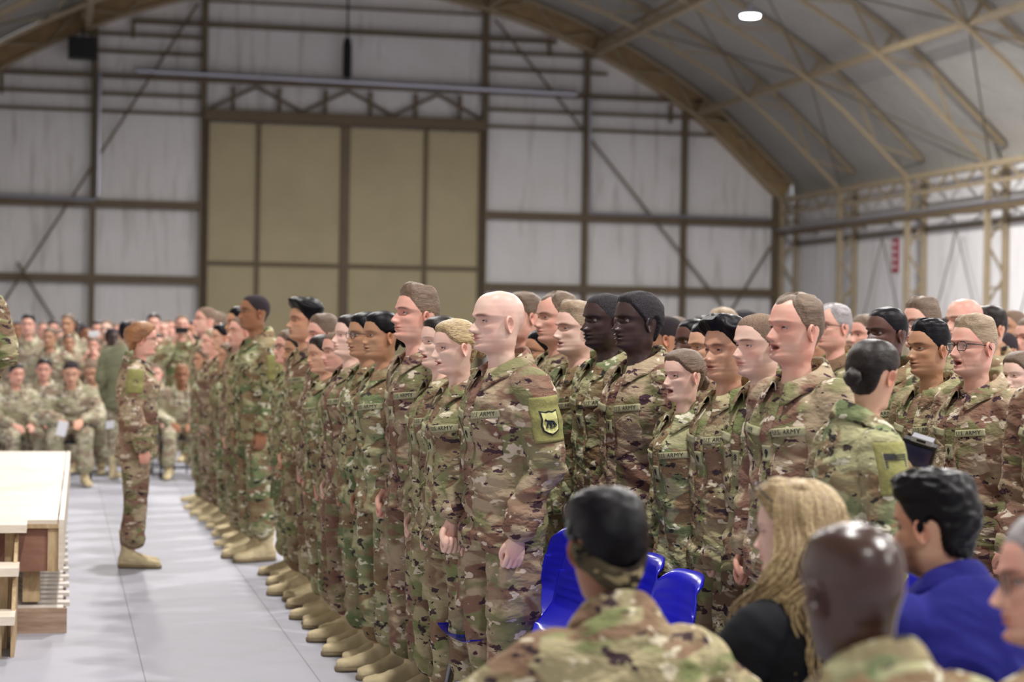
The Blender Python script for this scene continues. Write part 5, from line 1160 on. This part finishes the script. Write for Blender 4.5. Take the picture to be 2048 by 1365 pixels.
held('phone', 188, 668, 22.4, (.12, .01, .06), (0, -4, 0), M['phonew'], 'white phone held up above a woman onlooker\'s face', 'phone')
p = at(1836, 903, 6.5); cm = empty('compact_camera', p, math.radians(-40)); cm.rotation_euler = (math.radians(14), math.radians(16), math.radians(-30)); tag(cm, 'small black camera with tilted screen raised by the dark bunned woman', 'camera')
MB().box((-.055, -.018, -.045), (.055, .018, .035)).build('camera_body', M['black'], cm); mb = MB(); mb.box((-.050, -.026, -.040), (.046, -.019, .022)); o = mb.build('screen', mottled('dark blue screen glass', (34,34,62), .15, var=.1), cm)
mb = MB(); mb.box((-.030, -.026, .036), (.040, .020, .052)); mb.build('viewfinder', M['lenscol'], cm); mb = MB(); mb.box((-.012, -.028, .040), (.018, -.0262, .048)); mb.build('eyepiece', M['black'], cm); MB().tube([(0, .018, -.005), (0, .06, -.005)], .028, 18).build('lens', M['lenscol'], cm, True)
# wrist watch on the photographer (part of her outfit)
def child_mesh(root, nm, vf, mat, smooth=True):
    mb = MB(); [mb.add(*q) for q in vf]; return mb.build(nm, mat, root, smooth)
Pp = pose('shoot'); wv = Vector((Pp['wr'][1][0]*.94, Pp['wr'][1][1], Pp['wr'][1][2])); wd_ = Vector(Pp['hdir'][1]).normalized()
child_mesh(PH, 'watch', [tube_vf([wv+wd_*.012, wv+wd_*.034], [(.032, .034), (.031, .033)], 18, cap='flat')], M['black'])
# long wavy hair of the blonde woman, hair band of the seated soldier, polo collar
def head_frame(pn, rot=(0, 0, 0)):
    T = torso_T(pose(pn))
    def f(p): q = headrot(np.array([[p[0], p[1], p[2]]]), *rot)[0]; return T @ Vector((q[0], q[1]+.040, q[2]+1.525))
    return f
rs = random.Random(11); hf = head_frame('sit', (0, 32, 0)); parts = []
for k in range(330):
    a = rs.uniform(-1.75, 1.75); ln = rs.uniform(.22, .46); ph = rs.uniform(0, 6.28); am = rs.uniform(.014, .036); fq = rs.uniform(1.6, 2.8); ou = rs.uniform(0, .022); pts = []; rd = []
    for i in range(26):
        t = i/25
        if t < .3: q = t/.3; r = .02+.095*math.sin(q*1.5); z = .232-.105*q*q
        else: q = (t-.3)/.7; r = .115+.018*math.sin(q*3)+.055*q; z = .127-ln*q*1.1
        w_ = am*min(1, t*1.6)*math.sin(fq*6.28*t+ph); an = a*(1-.12*t)+w_*6
        pts.append(hf((math.sin(an)*(r+ou*t-.008), -math.cos(an)*(r+.012+ou*t)-.005+w_*.5+(.15*max(0, t-.45)*(-a-.6) if a < -.6 else 0), z))); rd.append((.0062*(1-.75*t)+.001, .0042*(1-.7*t)+.0008))
    parts.append(tube_vf(pts, rd, 6))
child_mesh(F2, 'long_hair', parts, HR['blonde'])
gl = MB(); 
for s in (-1, 1):
    gl.tube([hf((s*.085, .0, .16)), hf((s*.080, .05, .21)), hf((s*.03, .085, .235))], .002, 6)
    gl.tube([hf((s*.035+.024*math.cos(a), .07-.01*math.cos(a), .222+.012*math.sin(a))) for a in [i*.524 for i in range(13)]], .0018, 6)
gl.build('glasses', M['frame'], F2, True)
hf = head_frame('sitwide'); pts = [hf((.104*math.cos(a), -.004, .092+.172*math.sin(a))) for a in [math.pi*(.12+.76*i/24) for i in range(25)]]
child_mesh(F1, 'hair_band', [tube_vf([tuple(x*1.0 for x in p) for p in pts], (.004, .011), 8)], mottled('grey green band', (74,80,78), .5, var=.2))
V = []; n = 40
for j, (z, r) in enumerate(((.004, .074), (.020, .082), (.042, .090), (.058, .092), (.066, .086))):
    for i in range(n): a = math.pi*(.02+.96*i/(n-1)); V.append(tuple(hf((r*1.03*math.cos(a), -.012-r*1.22*math.sin(a), z+.07*math.cos(a)**2))))
child_mesh(F1, 'head_wrap', [(V, [(j*n+i, j*n+i+1, (j+1)*n+i+1, (j+1)*n+i) for j in range(4) for i in range(n-1)])], camo('dark head wrap', (96,88,66), (40,42,34), (44,36,32), (18,16,18), (150,136,104)))
hb = hf((0, -.118, .075)); 
V, F = collar_vf(.98); V = V+np.array([0, .012, 1.462]); Tm = torso_T(pose('sit')); child_mesh(F4, 'collar', [(xf(V, Tm), F)], M['polo'])

_o = dict(bulk=1.15); _o.update(dict(amp=1.5)); _jm, _bv = jacket_variant('sitwide', 'f', 1, .009, **_o); Ps = pose('sitwide'); _c = (torso_T(Ps) @ Vector(Ps['sh'][0])).lerp(Vector(Ps['el'][0]), .5)
V, F = decal(_bv, _c+Vector((-.4, 0, 0)), (0, 1, 0), (0, 0, 1), (1, 0, 0), .055, .075, .006, 8, 8)
for _ob in F1.children:
    if _ob.name.startswith('jacket'): tag(link('sleeve_tag', np_mesh('sleeve_tag', np.array(V), F, [M['paper']]), _ob), 'white tag on the left sleeve')
